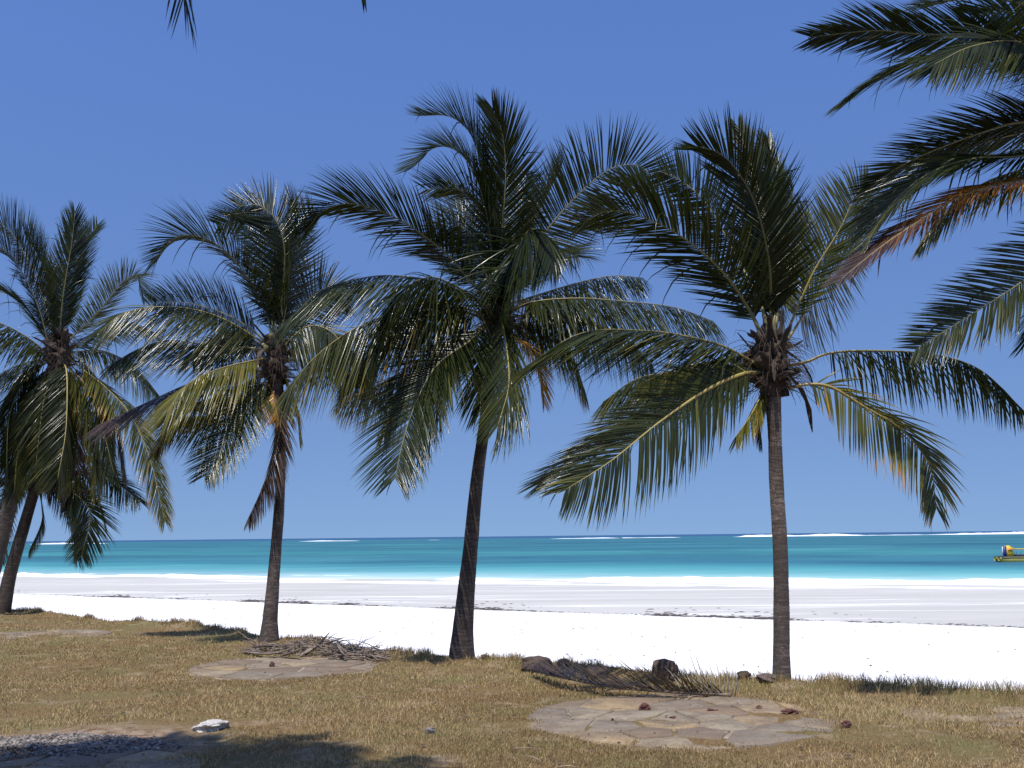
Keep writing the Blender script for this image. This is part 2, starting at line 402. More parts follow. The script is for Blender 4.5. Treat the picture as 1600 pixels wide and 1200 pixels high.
# weed line: dark tangled clumps, and specks over the sand
def litter(name, pts, size, material, seed, flat=.4, stretch=1.8):
    r = np.random.default_rng(seed); V = []; Tn = []; k = 0
    base = np.array([(1, 0, 0), (.4, .9, 0), (-.5, .8, 0), (-1, -.1, 0), (-.3, -.9, 0), (.6, -.7, 0), (0, 0, 1), (0, 0, -.6)])
    tri = np.array([(0, 1, 6), (1, 2, 6), (2, 3, 6), (3, 4, 6), (4, 5, 6), (5, 0, 6), (1, 0, 7), (2, 1, 7), (3, 2, 7), (4, 3, 7), (5, 4, 7), (0, 5, 7)])
    for p, s in zip(pts, size):
        a = r.uniform(0, 2 * math.pi) if stretch < 1.5 else r.normal(0, .35); c, si = math.cos(a), math.sin(a)
        B = base * r.uniform(.6, 1.3, base.shape) * (s * stretch, s, s * flat)
        V.append(np.stack([B[:, 0] * c - B[:, 1] * si, B[:, 0] * si + B[:, 1] * c, B[:, 2]], 1) + p); Tn.append(tri + k); k += 8
    return link(name, mesh_np(name, np.vstack(V), None, np.vstack(Tn)), material)
r = np.random.default_rng(3)
X = r.uniform(-75, 60, 12000); dens = np.clip(fbm(X * .35, X * 0, 44, 4) * 1.3 + .42, .12, .8)
keep = r.uniform(0, 1, len(X)) < dens; X = X[keep]; dens = dens[keep]
Y = weed_y(X) + np.abs(r.normal(0, 1, len(X))) * (.3 + 1.5 * dens ** 2) + np.where(r.uniform(0, 1, len(X)) < .06, r.uniform(0, 7, len(X)), 0) + .5 * fbm(X * .2, X * 0, 5) - .9
sv = 1 + (Y - weed_y(X)) / 47
P = np.stack([X, Y, np.where(sv < 1, -1.25 - .55 * sv, -1.8 - .23 * (sv - 1)) + .02], 1)
o = litter('seaweed_line', P, r.uniform(.02, .085, len(X)) * (.5 + dens), simple('brown_seaweed', (.10, .075, .065), .95, 3, .5), 5, .22, 2.2)
tag(o, kind='stuff')
X = r.uniform(-45, 35, 900); s_ = r.uniform(.1, .97, 900); Y = edge_y(X) + (weed_y(X) - edge_y(X)) * s_
o = litter('beach_specks', np.stack([X, Y, sand_z(X, s_) + .03], 1), r.uniform(.015, .05, 900), M_DARKLEAF, 6, .5, 1.2)
tag(o, kind='stuff')

# ------------------------------------------------------------------ palms
PROF = ([0, .05, .16, .36, .6, .8, .93, 1], [.38, .62, .90, 1, .95, .76, .54, .34])
NSEG = 5
LEAFK = 1.72
def build_frond(name, P, parent, leaf=.75, dry=0.0, g=.30, wind=(-.10, 0, 0), roll=0.0, petiole=.12, v=.22, seed=0, tipdry=.25, width=.0265,
                spacing=.0225, n0=None, rib=.034, fill=1.0, ribdry=None, drygrad=0.0, phi=(24, 50), side_len=(1, 1), jit=.035):
    r = np.random.default_rng(seed + 1000); leaf = leaf * LEAFK * (1.12 if g >= .2 else 1.0)
    hang = float(np.clip((g - .12) * 2.7, 0, .62))
    P, L = spline(P, 44); T = tangents(P)
    z = np.array([0, 0, 1.0]) if n0 is None else np.asarray(n0, float)
    N = transport(T, z if abs(T[0].dot(z)) < .995 else np.array([0, 1.0, 0]))
    if roll == 0 and n0 is None: roll = float(r.choice([-1, 1]) * r.uniform(10, 32))
    if roll:
        a = math.radians(roll); S0 = np.cross(T, N); N = N * math.cos(a) + S0 * math.sin(a)
    S = np.cross(T, N)
    n = max(10, int(L * (1 - petiole) / spacing))
    VV = []; DD = []; RR = []
    for side in (-1, 1):
        t = np.linspace(petiole, .995, n) + r.normal(0, .3 / n, n)
        t = np.sort(np.clip(t, petiole, .998)); gapn = np.interp(t * 34, np.arange(36), r.normal(0, 1, 36)); keep = (r.uniform(0, 1, n) < .97 * fill) & (gapn < 1.75); t = t[keep]; m = len(t)
        u = (t - petiole) / (1 - petiole); ii = t * 43
        I = lambda A: np.stack([np.interp(ii, np.arange(44), A[:, k]) for k in range(3)], 1)
        p, Tt, Nn, Ss = I(P), norm(I(T)), norm(I(N)), norm(I(S))
        ln = leaf * side_len[0 if side < 0 else 1] * np.interp(u, *PROF) * r.uniform(.85, 1.1, m) * np.where(r.uniform(0, 1, m) < .07, r.uniform(.4, .85, m), 1)
        lf = np.interp(u * 9, np.arange(11), r.normal(0, 1, 11)) + .5 * np.interp(u * 28, np.arange(30), r.normal(0, 1, 30))
        ph = np.radians(np.interp(u, [0, 1], phi)) + r.normal(0, jit, m) + lf * .035
        vv = v + r.normal(0, jit * 1.2, m) + lf * .035
        d = norm(side * Ss * np.cos(ph)[:, None] + Tt * np.sin(ph)[:, None] + Nn * vv[:, None])
        hv = hang * r.uniform(.8, 1.2, m)[:, None]
        d = norm(d * (1 - hv) + (np.array([0, 0, -1.0]) + np.asarray(wind) * 2.2) * hv)
        nb = norm(Nn + Ss * r.normal(0, .25, m)[:, None] + Tt * r.normal(0, .2, m)[:, None])
        brk = np.where(r.uniform(0, 1, m) < .035, r.uniform(1.0, 2.5, m), 0)[:, None]
        gj = (g + brk) * r.uniform(.75, 1.25, m)[:, None]; wj = np.asarray(wind)[None, :] * r.uniform(.5, 1.4, m)[:, None]
        wprof = [.6, 1, 1, .85, .5, .03]
        seg = ln / NSEG; rowsv = []; q = p.copy()
        for k in range(NSEG + 1):
            nb = norm(nb - (nb * d).sum(1, keepdims=True) * d); wv = np.cross(d, nb)
            hw = (width * .5 * wprof[k] * (0.7 + .3 * np.interp(u, [0, .5, 1], [1, 1, .6])))[:, None]
            rowsv.append(np.stack([q - wv * hw - nb * hw * .35, q + nb * hw * .35, q + wv * hw - nb * hw * .35], 1))
            q = q + d * seg[:, None]
            kk = (k + 1) / NSEG
            d = norm(d + np.array([0, 0, -1.0]) * gj * .30 * (.45 + kk) + wj * .45 * (.4 + kk))
        V = np.stack(rowsv, 1)                     # m, NSEG+1, 3, 3
        rr = r.uniform(0, 1, m)
        dr = dry + drygrad * u + r.normal(0, .03, m)
        dv = dr[:, None] + tipdry * (np.linspace(0, 1, NSEG + 1) ** 3)[None, :] * r.uniform(0, 1, m)[:, None]
        dv = np.where(r.uniform(0, 1, m)[:, None] < .025, dv + .2, dv)
        VV.append(V.reshape(-1, 3)); DD.append(np.repeat(dv.reshape(-1), 3)); RR.append(np.repeat(rr, (NSEG + 1) * 3))
    V = np.vstack(VV); nl = len(V) // ((NSEG + 1) * 3)
    base = (np.arange(nl) * (NSEG + 1) * 3)[:, None]
    pat = []
    for k in range(NSEG):
        for c in (0, 1):
            pat.append([k * 3 + c, k * 3 + c + 1, (k + 1) * 3 + c + 1, (k + 1) * 3 + c])
    q = (base[:, :, None] + np.array(pat)[None]).reshape(-1, 4)
    org = P[0].copy()
    me = mesh_np(name, V - org, q, None, False); fattr(me, 'dry', np.clip(np.concatenate(DD), 0, 1)); fattr(me, 'rnd', np.concatenate(RR))
    o = link(name, me, M_LEAF)
    ox = Vector(org)
    if parent is not None: o.parent = parent; ox = ox - parent.location
    o.location = ox
    # midrib
    tt = np.linspace(0, 1, 44); R = rib * np.interp(tt, [0, .05, .15, .5, 1], [1.7, 1.1, .8, .45, .12])
    Vr, qr, tr = tube(P - org, R, 6, n0=N[0], flat=.7)
    mr = mesh_np('midrib', Vr, qr, tr, True); fattr(mr, 'dry', np.full(len(Vr), np.clip(.25 + dry if ribdry is None else ribdry, 0, 1)))
    link('midrib', mr, M_RIB, o)
    return o

def build_trunk(path, widths, parent, seed, bark=None):
    """path: world points; widths: diameters at them"""
    r = np.random.default_rng(seed)
    P, L = spline(path, max(60, int(sum(np.linalg.norm(np.diff(np.array(path), axis=0), axis=1)) / .018)))
    n = len(P); s = np.linspace(0, L, n)
    ks = np.concatenate([[0], np.cumsum(np.linalg.norm(np.diff(np.array(path), axis=0), axis=1))]); ks = ks / ks[-1] * L
    R = np.interp(s, ks, np.array(widths) / 2) * .84 - .006
    # ring scars at uneven spacing
    rings = np.cumsum(r.uniform(.028, .062, int(L / .04) + 5))
    sides = 28; a = np.linspace(0, 2 * math.pi, sides, endpoint=False)
    T = tangents(P); N = transport(T, np.array([0, 1.0, 0])); S = np.cross(T, N)
    V = []; G = []
    idx = np.arange(n)
    for j, ang in enumerate(a):
        off = .018 * np.sin(ang * 2 + s * 1.5) + .012 * hnoise(s * 3, s * 0 + j, seed)
        ph = np.interp(s + off, rings, np.arange(len(rings))); fr = ph - np.floor(ph)
        groove = np.exp(-((fr - .1) / .12) ** 2)
        lump = .05 * fbm(s * 2.5, np.cos(ang) * 2 + np.sin(ang) * 3 + s * 0, seed, 3)
        flare = np.clip(1 - s / .35, 0, 1) ** 2 * .10 * np.sin(ang * 5 + seed)
        rad = R * (1 + lump + flare) + (.006 * (1 - fr) - .007 * groove) * (1 + .9 * hnoise(s * 1.4, s * 0 + j * .35, seed + 5))
        V.append(P + rad[:, None] * (math.cos(ang) * S + math.sin(ang) * N)); G.append(np.clip(groove, 0, 1) * np.clip(.42 + .5 * hnoise(s * 2.1, s * 0 + j * .4, seed + 9), 0, .8))
    V = np.stack(V, 1).reshape(-1, 3); G = np.stack(G, 1).ravel()
    k = (np.arange(n - 1)[:, None] * sides + np.arange(sides)[None]).ravel(); k2 = (np.arange(n - 1)[:, None] * sides + (np.arange(sides)[None] + 1) % sides).ravel()
    q = np.stack([k, k2, k2 + sides, k + sides], 1)
    me = mesh_np('trunk', V - np.array(parent.location), q, None, True); fattr(me, 'groove', G)
    return link('trunk', me, bark or M_BARK, parent)

def crown_heart(c, rad, hgt, parent, seed, stubs=12, strands=260, nuts=0):
    """old leaf bases, fibre and hanging strands round the top of the trunk"""
    r = np.random.default_rng(seed); pl = np.array(parent.location)
    mb = MB()                                         # the ragged fibre sleeve
    n = 14; P = np.stack([np.zeros(n) + c[0], np.zeros(n) + c[1], np.linspace(c[2] - hgt * .62, c[2] + hgt * .55, n)], 1)
    R = .85 * rad * np.array([.55, .75, .95, 1.05, 1.1, 1.12, 1.1, 1.05, 1.0, .9, .78, .62, .42, .2])
    V, q, t = tube(P, R, 18)
    nv = len(V) - 2; V[:nv] += norm(V[:nv] - np.repeat(P, 18, 0)) * (rad * .36 * r.normal(0, 1, (nv, 1)))
    mb.add(V - pl, q, t); mb.build('fibre_sleeve', M_FIBRE, parent)
    for k in range(stubs):
        a = k * 2.4 + r.normal(0, .2); z0 = c[2] + hgt * (-.45 + .85 * k / stubs); out = np.array([math.cos(a), math.sin(a), 0])
        l = r.uniform(.14, .42) * rad / .16; el = .15 + .95 * k / stubs + r.normal(0, .25)
        p0 = np.array([c[0], c[1], z0]) + out * rad * .6
        d = out * math.cos(el) + np.array([0, 0, math.sin(el)])
        Pp = [p0, p0 + d * l * .35, p0 + d * l * .7 + np.array([0, 0, -.02]), p0 + d * l + np.array([0, 0, -.05 * r.uniform(0, 2)])]
        Pp, _ = spline(Pp, 7)
        side = np.cross(d, [0, 0, 1.0])
        m2 = MB(); m2.tube(Pp - pl, rad * np.array([.42, .34, .24, .17, .15, .17, .05]) * r.uniform(.7, 1.3), 7, n0=np.cross(side, d), flat=.45)
        m2.build('leaf_base', M_STUB, parent)
    m3 = MB()
    for k in range(strands):
        a = r.uniform(0, 6.28); p0 = np.array(c) + np.array([math.cos(a) * rad, math.sin(a) * rad, hgt * r.uniform(-.5, .35)])
        d = np.array([math.cos(a), math.sin(a), r.uniform(-.8, .7)]); l = r.uniform(.12, .45)
        Pp = [p0, p0 + d * l * .5, p0 + d * l * .9 + np.array([0, 0, -.25 * l]), p0 + d * l + np.array([0, 0, -.55 * l])]
        m3.tube(np.array(Pp) - pl, [.006, .005, .004, .002], 3)
    tag(m3.build('fibre_strands', M_FIBRE, parent), kind='stuff')
    for k in range(7):                                 # ragged strips of cloth-like sheath
        a = r.uniform(0, 6.28); out = np.array([math.cos(a), math.sin(a), 0]); p0 = np.array(c) + out * rad * .7 + np.array([0, 0, hgt * r.uniform(-.4, .3)])
        l = r.uniform(.25, .55); dn = r.uniform(-1.2, .9); side = np.array([-out[1], out[0], 0]); P_ = [p0, p0 + (out * .6 + (0, 0, dn * .4)) * l, p0 + (out * .9 + (0, 0, dn * .9)) * l, p0 + (out * 1.0 + (0, 0, dn * 1.2 - .4)) * l]
        P_, _ = spline(P_, 8); wv = r.uniform(.03, .07) * np.array([.8, 1, .9, 1.1, .8, .9, .6, .1]) * (1 + .3 * r.normal(0, 1, 8)); tw = np.linspace(0, r.normal(0, 1.2), 8)
        sd_ = side[None] * np.cos(tw)[:, None] + np.array([0, 0, 1.0])[None] * np.sin(tw)[:, None]
        V = np.stack([P_ - sd_ * wv[:, None], P_ + out * .015, P_ + sd_ * wv[:, None]], 1).reshape(-1, 3) - pl
        q = [(i * 3 + j, (i + 1) * 3 + j, (i + 1) * 3 + j + 1, i * 3 + j + 1) for i in range(7) for j in (0, 1)]
        m5 = MB(); m5.add(V, q); m5.build('sheath_strip', M_FIBRE, parent)
    for k in range(nuts):
        a = r.uniform(3.3, 6.1); p0 = np.array(c) + np.array([math.cos(a) * rad * 1.2, math.sin(a) * rad * 1.2, hgt * r.uniform(.15, .5)])
        u_, v_ = np.meshgrid(np.linspace(0, math.pi, 8), np.linspace(0, 2 * math.pi, 11)[:-1], indexing='ij')
        s = r.uniform(.045, .07)
        V = np.stack([np.sin(u_) * np.cos(v_), np.sin(u_) * np.sin(v_), 1.3 * np.cos(u_)], -1).reshape(-1, 3) * s + p0 - pl
        q = [(i * 10 + j, i * 10 + (j + 1) % 10, (i + 1) * 10 + (j + 1) % 10, (i + 1) * 10 + j) for i in range(7) for j in range(10)]
        m4 = MB(); m4.add(V, q); m4.build('young_nut', M_NUT, parent, smooth=True)
M_STUB = simple('old_leaf_base', (.040, .028, .022), .9, 18, .6, 50, .01)
M_NUT = simple('young_nut_green', (.20, .19, .07), .5, 12, .3)

def palm(label, trunk_px, widths_px, Y, fronds, crown_px, rad, hgt, seed, lean=0.0, nuts=0, stubs=12, trunk_top_dy=0, group='coconut palms along the edge of the lawn'):
    n = len(trunk_px)
    root_p = at(*trunk_px[0], Y); root_p[2] = lawn_z(root_p[0], root_p[1]) - .03
    root = empty('palm_tree', root_p); tag(root, label, 'palm tree', group)
    path = [root_p + np.array([0, 0, -.15])] + [at(x, y, Y + lean * i / (n - 1)) for i, (x, y) in enumerate(trunk_px)][1:]
    build_trunk(path, [w * Y / F for w in widths_px], root, seed, M_BARK_PALE if seed == 4 else (M_BARK_MID if seed == 2 else None))
    c = at(*crown_px, Y + lean)
    crown_heart(c, rad, hgt, root, seed, stubs, nuts=nuts)
    for i, fr in enumerate(fronds):
        pts, dy = fr[0], fr[1]; kw = fr[2] if len(fr) > 2 else {}
        kw = dict(kw); curve = kw.pop('bow', 0.0)
        m = len(pts); lens = np.concatenate([[0], np.cumsum([math.dist(pts[j], pts[j + 1]) for j in range(m - 1)])]); lens /= lens[-1]
        W_ = [at(x, y, Y + lean + dy * (t ** .8) + curve * math.sin(t * math.pi)) for (x, y), t in zip(pts, lens)]
        # start inside the crown
        start = c + (W_[0] - c) * .35
        if np.linalg.norm(W_[0] - start) > .08: W_ = [start] + W_
        lab = kw.pop('label', None)
        o = build_frond('frond', W_, root, seed=seed * 100 + i, **kw)
        if lab: o['label'] = lab
    return root

D = lambda **k: k
# --- right-hand palm
Y4 = on_z(1220, 1069)[1]
F4 = [
 ([(1204, 480), (1202, 412), (1184, 330), (1157, 274), (1125, 240), (1090, 229)], -1.0, D(leaf=.68, g=.04, wind=(-.02, 0, .10), phi=(34, 62))),
 ([(1208, 480), (1214, 400), (1214, 310), (1201, 218)], .5, D(leaf=.54, g=.02, wind=(0, 0, .12), phi=(44, 74))),
 ([(1204, 480), (1203, 380), (1182, 285), (1154, 200)], .4, D(leaf=.54, g=.02, wind=(0, 0, .10), phi=(44, 74))),
 ([(1190, 480), (1150, 400), (1105, 320), (1065, 283), (1032, 268)], 1.2, D(leaf=.6, g=.02, wind=(-.06, 0, .08))),
 ([(1172, 487), (1131, 427), (1067, 371), (1000, 337), (950, 330), (915, 346)], -1.0, D(leaf=.74, roll=58, g=.12, v=.12, wind=(-.12, 0, 0), phi=(34, 58), petiole=.10)),
 ([(1186, 570), (1135, 543), (1084, 528), (1012, 517), (910, 520), (822, 572)], -.6, D(leaf=.72, g=.28, dry=.12, wind=(-.22, 0, 0), petiole=.14)),
 ([(1195, 585), (1165, 583), (1105, 609), (1030, 660), (955, 720), (884, 765)], -1.3, D(n0=(0, -0.85, 0.55), phi=(20, 52), leaf=.64, g=.22, v=.0, dry=.10, ribdry=.5, petiole=.12, wind=(-.10, 0, 0), rib=.036)),
 ([(1180, 585), (1080, 620), (980, 668), (900, 715), (840, 757)], .6, D(leaf=.62, g=.2, dry=.15, wind=(-.2, 0, 0))),
 ([(1170, 567), (1090, 578), (1000, 590), (942, 628)], 2.0, D(leaf=.62, g=.35, dry=.16, wind=(-.15, 0, 0))),
 ([(1232, 514), (1270, 427), (1311, 360), (1337, 305), (1356, 285)], -.4, D(leaf=.56, g=.05, roll=40, dry=.2, wind=(-.10, 0, .04), petiole=.2, ribdry=.45)),
 ([(1240, 517), (1272, 465), (1300, 427), (1345, 375)], 1.0, D(leaf=.72, g=.22, wind=(.10, 0, 0), petiole=.22)),
 ([(1212, 490), (1235, 430), (1258, 370), (1266, 335)], 1.6, D(leaf=.62, g=.05, wind=(.03, 0, .08))),
 ([(1215, 490), (1224, 410), (1236, 345), (1240, 290)], 2.0, D(leaf=.42, g=.05, wind=(0, 0, .08))),
 ([(1225, 572), (1262, 565), (1292, 553), (1350, 548), (1450, 553), (1530, 577), (1598, 640)], -.5, D(leaf=.52, g=.38, dry=.10, fill=.75, wind=(-.02, 0, 0), petiole=.22, ribdry=.4)),
 ([(1225, 605), (1265, 600), (1300, 605), (1350, 635), (1410, 672), (1452, 728), (1464, 795)], -.6, D(n0=(0, -0.6, 0.8), leaf=.52, g=.28, dry=.24, tipdry=.7, fill=.8, wind=(-.02, 0, 0), petiole=.2, ribdry=.6)),
 ([(1190, 615), (1172, 650), (1150, 682)], -.3, D(leaf=.34, g=.3, dry=.3, wind=(0, 0, 0))),
 ([(1190, 620), (1185, 650), (1190, 690)], .3, D(leaf=.25, g=.4, dry=.85, wind=(0, 0, 0))),
 ([(1200, 540), (1140, 560), (1060, 575), (1000, 600)], 1.2, D(leaf=.55, g=.4, dry=.25, wind=(-.1, 0, 0))),
]
palm('right-hand coconut palm with straight pale trunk and open brown crown heart',
     [(1221, 1069), (1221, 1020), (1221, 950), (1219, 850), (1213, 750), (1211, 690), (1208, 620), (1206, 560)], [38, 31, 29, 28, 27, 25, 30, 40], Y4, F4, (1206, 560), .255, .98, 4, stubs=20)
# --- middle palm
Y3 = on_z(722, 1032)[1]
F3 = [
 ([(775, 455), (768, 380), (757, 290), (742, 225), (724, 196), (698, 181), (658, 181)], -.5, D(leaf=.72, g=.02, wind=(-.06, 0, .10), roll=40, phi=(30, 52))),
 ([(772, 450), (765, 360), (745, 280), (715, 237), (679, 231), (641, 264)], -.9, D(leaf=.62, g=.06, wind=(-.10, 0, .04), roll=40)),
 ([(772, 450), (765, 370), (745, 315), (715, 296), (665, 296)], .6, D(leaf=.66, g=.12, dry=.12, wind=(-.15, 0, 0))),
 ([(772, 460), (752, 410), (735, 365), (700, 350), (668, 372)], 1.2, D(leaf=.66, g=.10, wind=(-.12, 0, 0))),
 ([(780, 460), (783, 384), (789, 300), (790, 260), (785, 210), (770, 170)], -.7, D(leaf=.68, g=.03, wind=(0, 0, .08), phi=(34, 70), ribdry=.3)),
 ([(790, 450), (818, 380), (850, 315), (877, 262)], .8, D(leaf=.66, g=.03, dry=.12, wind=(.02, 0, .08), phi=(30, 62))),
 ([(790, 450), (825, 400), (863, 349), (902, 306), (950, 266), (993, 258), (1030, 282)], -.6, D(leaf=.68, g=.02, v=.1, roll=70, wind=(-.03, 0, .0), phi=(14, 40), petiole=.28)),
 ([(784, 460), (800, 405), (825, 362), (850, 365), (868, 405)], -2.0, D(leaf=.72, g=.34, wind=(-.06, 0, 0), width=.04)),
 ([(765, 465), (739, 444), (700, 399), (655, 363), (610, 336), (550, 318), (505, 330), (478, 360)], -.8, D(leaf=.72, roll=45, g=.16, wind=(-.06, 0, 0), phi=(38, 64))),
 ([(760, 483), (733, 460), (690, 437), (663, 435), (630, 453), (607, 490), (594, 540)], -1.6, D(n0=(0, 0.4, 0.9), leaf=1.0, g=.30, wind=(-.03, 0, 0), phi=(15, 37))),
 ([(757, 475), (690, 443), (620, 431), (562, 435), (500, 455), (450, 502)], -.2, D(n0=(0, -0.35, 0.9), leaf=.86, g=.30, dry=.06, wind=(-.12, 0, 0))),
 ([(755, 490), (690, 472), (630, 482), (567, 507), (527, 530), (483, 567), (452, 610)], -1.0, D(n0=(0, -0.45, 0.9), leaf=.92, g=.34, dry=.20, tipdry=.35, wind=(-.06, 0, 0))),
 ([(750, 495), (700, 480), (640, 495), (590, 530), (540, 590)], .3, D(leaf=.9, g=.4, dry=.12, wind=(-.08, 0, 0))),
 ([(765, 500), (733, 533), (686, 567), (657, 613), (633, 677), (617, 748)], -1.6, D(n0=(0, -0.8, 0.6), phi=(20, 50), leaf=.74, g=.20, wind=(-.05, 0, 0), ribdry=.3)),
 ([(745, 520), (700, 570), (675, 640), (650, 690), (640, 715)], .4, D(leaf=.7, g=.25, dry=.1, wind=(.03, 0, 0))),
 ([(770, 498), (780, 490), (790, 533), (795, 600), (778, 665)], -1.9, D(leaf=.86, g=.30, dry=.08, wind=(-.16, 0, 0), ribdry=.5, side_len=(1, .7))),
 ([(795, 475), (837, 462), (902, 442), (958, 431), (1005, 434)], .6, D(leaf=.6, g=.30, dry=.08, wind=(-.04, 0, 0))),
 ([(795, 485), (837, 471), (902, 466), (967, 470), (1053, 480), (1115, 502)], -.4, D(leaf=.82, g=.30, dry=.08, wind=(-.05, 0, 0))),
 ([(795, 495), (850, 490), (920, 500), (980, 530), (1020, 570)], 1.4, D(leaf=.7, g=.34, dry=.1, wind=(-.05, 0, 0))),
 ([(790, 505), (840, 510), (890, 550), (914, 610)], .9, D(leaf=.6, g=.35, dry=.15, tipdry=.6, wind=(0, 0, 0))),
 ([(790, 520), (825, 540), (845, 580), (850, 630)], .5, D(leaf=.34, g=.22, dry=.5, tipdry=.6, wind=(0, 0, 0), label='small dying orange frond hanging right of the trunk')),
 ([(745, 515), (680, 545), (620, 585), (575, 610), (530, 625)], 1.4, D(leaf=.65, g=.36, dry=.25, tipdry=.5, wind=(0, 0, 0))),
 ([(750, 520), (690, 560), (630, 610), (600, 680)], 1.8, D(leaf=.6, g=.3, dry=.2, tipdry=.5, wind=(0, 0, 0))),
 ([(782, 465), (800, 390), (815, 320), (822, 270)], 1.8, D(leaf=.7, g=.08, wind=(.05, 0, .04))),
 ([(780, 460), (745, 400), (725, 340), (715, 290)], 2.0, D(leaf=.7, g=.1, wind=(0, 0, .05))),
 ([(790, 470), (830, 420), (870, 395), (905, 400)], 1.8, D(leaf=.7, g=.22, wind=(0, 0, 0))),
 ([(778, 500), (765, 540), (755, 590), (750, 640)], -.7, D(leaf=.55, g=.3, dry=.15, wind=(-.03, 0, 0))),
]
palm('tallest coconut palm, in the middle, its leaning trunk flared at the foot',
     [(721, 1032), (723, 990), (728, 930), (735, 860), (742, 780), (752, 700), (762, 630), (773, 540), (778, 480)], [54, 40, 33, 28, 25, 23, 23, 26, 26], Y3, F3, (778, 480), .24, .9, 3, nuts=7, stubs=16)
# --- third from the right
Y2 = on_z(420, 1003)[1]
F2 = [
 ([(414, 482), (380, 425), (349, 390), (315, 371), (276, 371), (241, 408)], -.9, D(leaf=.80, g=.14, roll=35, wind=(-.10, 0, 0))),
 ([(425, 490), (428, 400), (415, 352), (390, 336), (342, 352)], .6, D(leaf=.66, g=.10, wind=(-.12, 0, .02))),
 ([(438, 500), (445, 400), (434, 350), (408, 322), (371, 322)], -.6, D(leaf=.80, g=.05, roll=30, wind=(-.05, 0, .06))),
 ([(445, 490), (460, 400), (466, 350), (458, 318)], .5, D(leaf=.80, g=.04, dry=.15, wind=(0, 0, .07), phi=(30, 62))),
 ([(442, 500), (455, 430), (475, 370), (490, 330)], 1.2, D(leaf=.75, g=.06, dry=.12, wind=(.03, 0, .05))),
 ([(430, 500), (420, 430), (400, 380), (385, 350)], 1.6, D(leaf=.7, g=.08, wind=(-.03, 0, 0))),
 ([(400, 528), (349, 498), (296, 482), (234, 480), (188, 492), (152, 522)], -.8, D(leaf=.78, g=.28, dry=.14, wind=(-.12, 0, 0))),
 ([(400, 520), (350, 490), (290, 473), (240, 474)], 2.2, D(leaf=.66, g=.14, wind=(-.10, 0, 0))),
 ([(405, 545), (334, 540), (265, 532), (219, 544), (175, 568)], -.5, D(n0=(0, -0.3, 0.9), leaf=.72, g=.30, dry=.10, wind=(-.16, 0, 0))),
 ([(415, 560), (365, 570), (322, 584), (288, 605), (262, 642)], -1.6, D(leaf=.90, g=.30, dry=.32, tipdry=.1, wind=(-.10, 0, 0), label='yellow-green frond arching left')),
 ([(410, 570), (350, 588), (295, 600), (227, 630), (152, 665)], .4, D(leaf=.72, g=.28, dry=.86, tipdry=.1, wind=(-.12, 0, 0), label='long withered brown frond reaching left')),
 ([(418, 600), (395, 624), (362, 678), (320, 745)], -1.1, D(n0=(0, -0.8, 0.6), leaf=.62, g=.18, dry=.08, wind=(-.05, 0, 0), ribdry=.35)),
 ([(436, 605), (440, 650), (425, 725), (388, 812)], -.4, D(leaf=.50, g=.22, dry=.87, wind=(-.05, 0, 0), width=.04, label='dead brown frond hanging down beside the trunk')),
 ([(446, 590), (462, 630), (468, 685)], .2, D(leaf=.40, g=.3, dry=.3, wind=(0, 0, 0))),
 ([(430, 600), (428, 625), (434, 650)], -.6, D(leaf=.35, g=.3, dry=.52, wind=(-.2, 0, 0))),
 ([(445, 550), (500, 530), (550, 560), (578, 612)], 1.2, D(leaf=.66, g=.33, dry=.15, tipdry=.4, wind=(0, 0, 0))),
 ([(410, 600), (360, 640), (310, 655), (250, 650)], 1.4, D(leaf=.62, g=.30, dry=.12, wind=(-.08, 0, 0))),
 ([(440, 540), (470, 480), (510, 450), (545, 460)], .8, D(leaf=.7, g=.15, wind=(0, 0, 0))),
 ([(440, 545), (480, 510), (520, 520), (545, 560)], -.5, D(leaf=.7, g=.3, dry=.1, wind=(0, 0, 0))),
 ([(425, 560), (400, 590), (340, 620), (285, 640), (243, 705)], .2, D(leaf=.5, g=.3, dry=.25, wind=(-.05, 0, 0))),
 ([(410, 540), (370, 520), (330, 530), (300, 560)], 2.2, D(leaf=.7, g=.3, wind=(-.05, 0, 0))),
]
palm('slim coconut palm with yellowing fronds and a dead brown frond beside its trunk',
     [(420, 1003), (422, 970), (426, 920), (431, 860), (437, 780), (439, 700), (436, 640), (432, 570)], [42, 28, 24, 21, 19, 18, 20, 24], Y2, F2, (432, 558), .26, 1.0, 2, nuts=3, stubs=14)
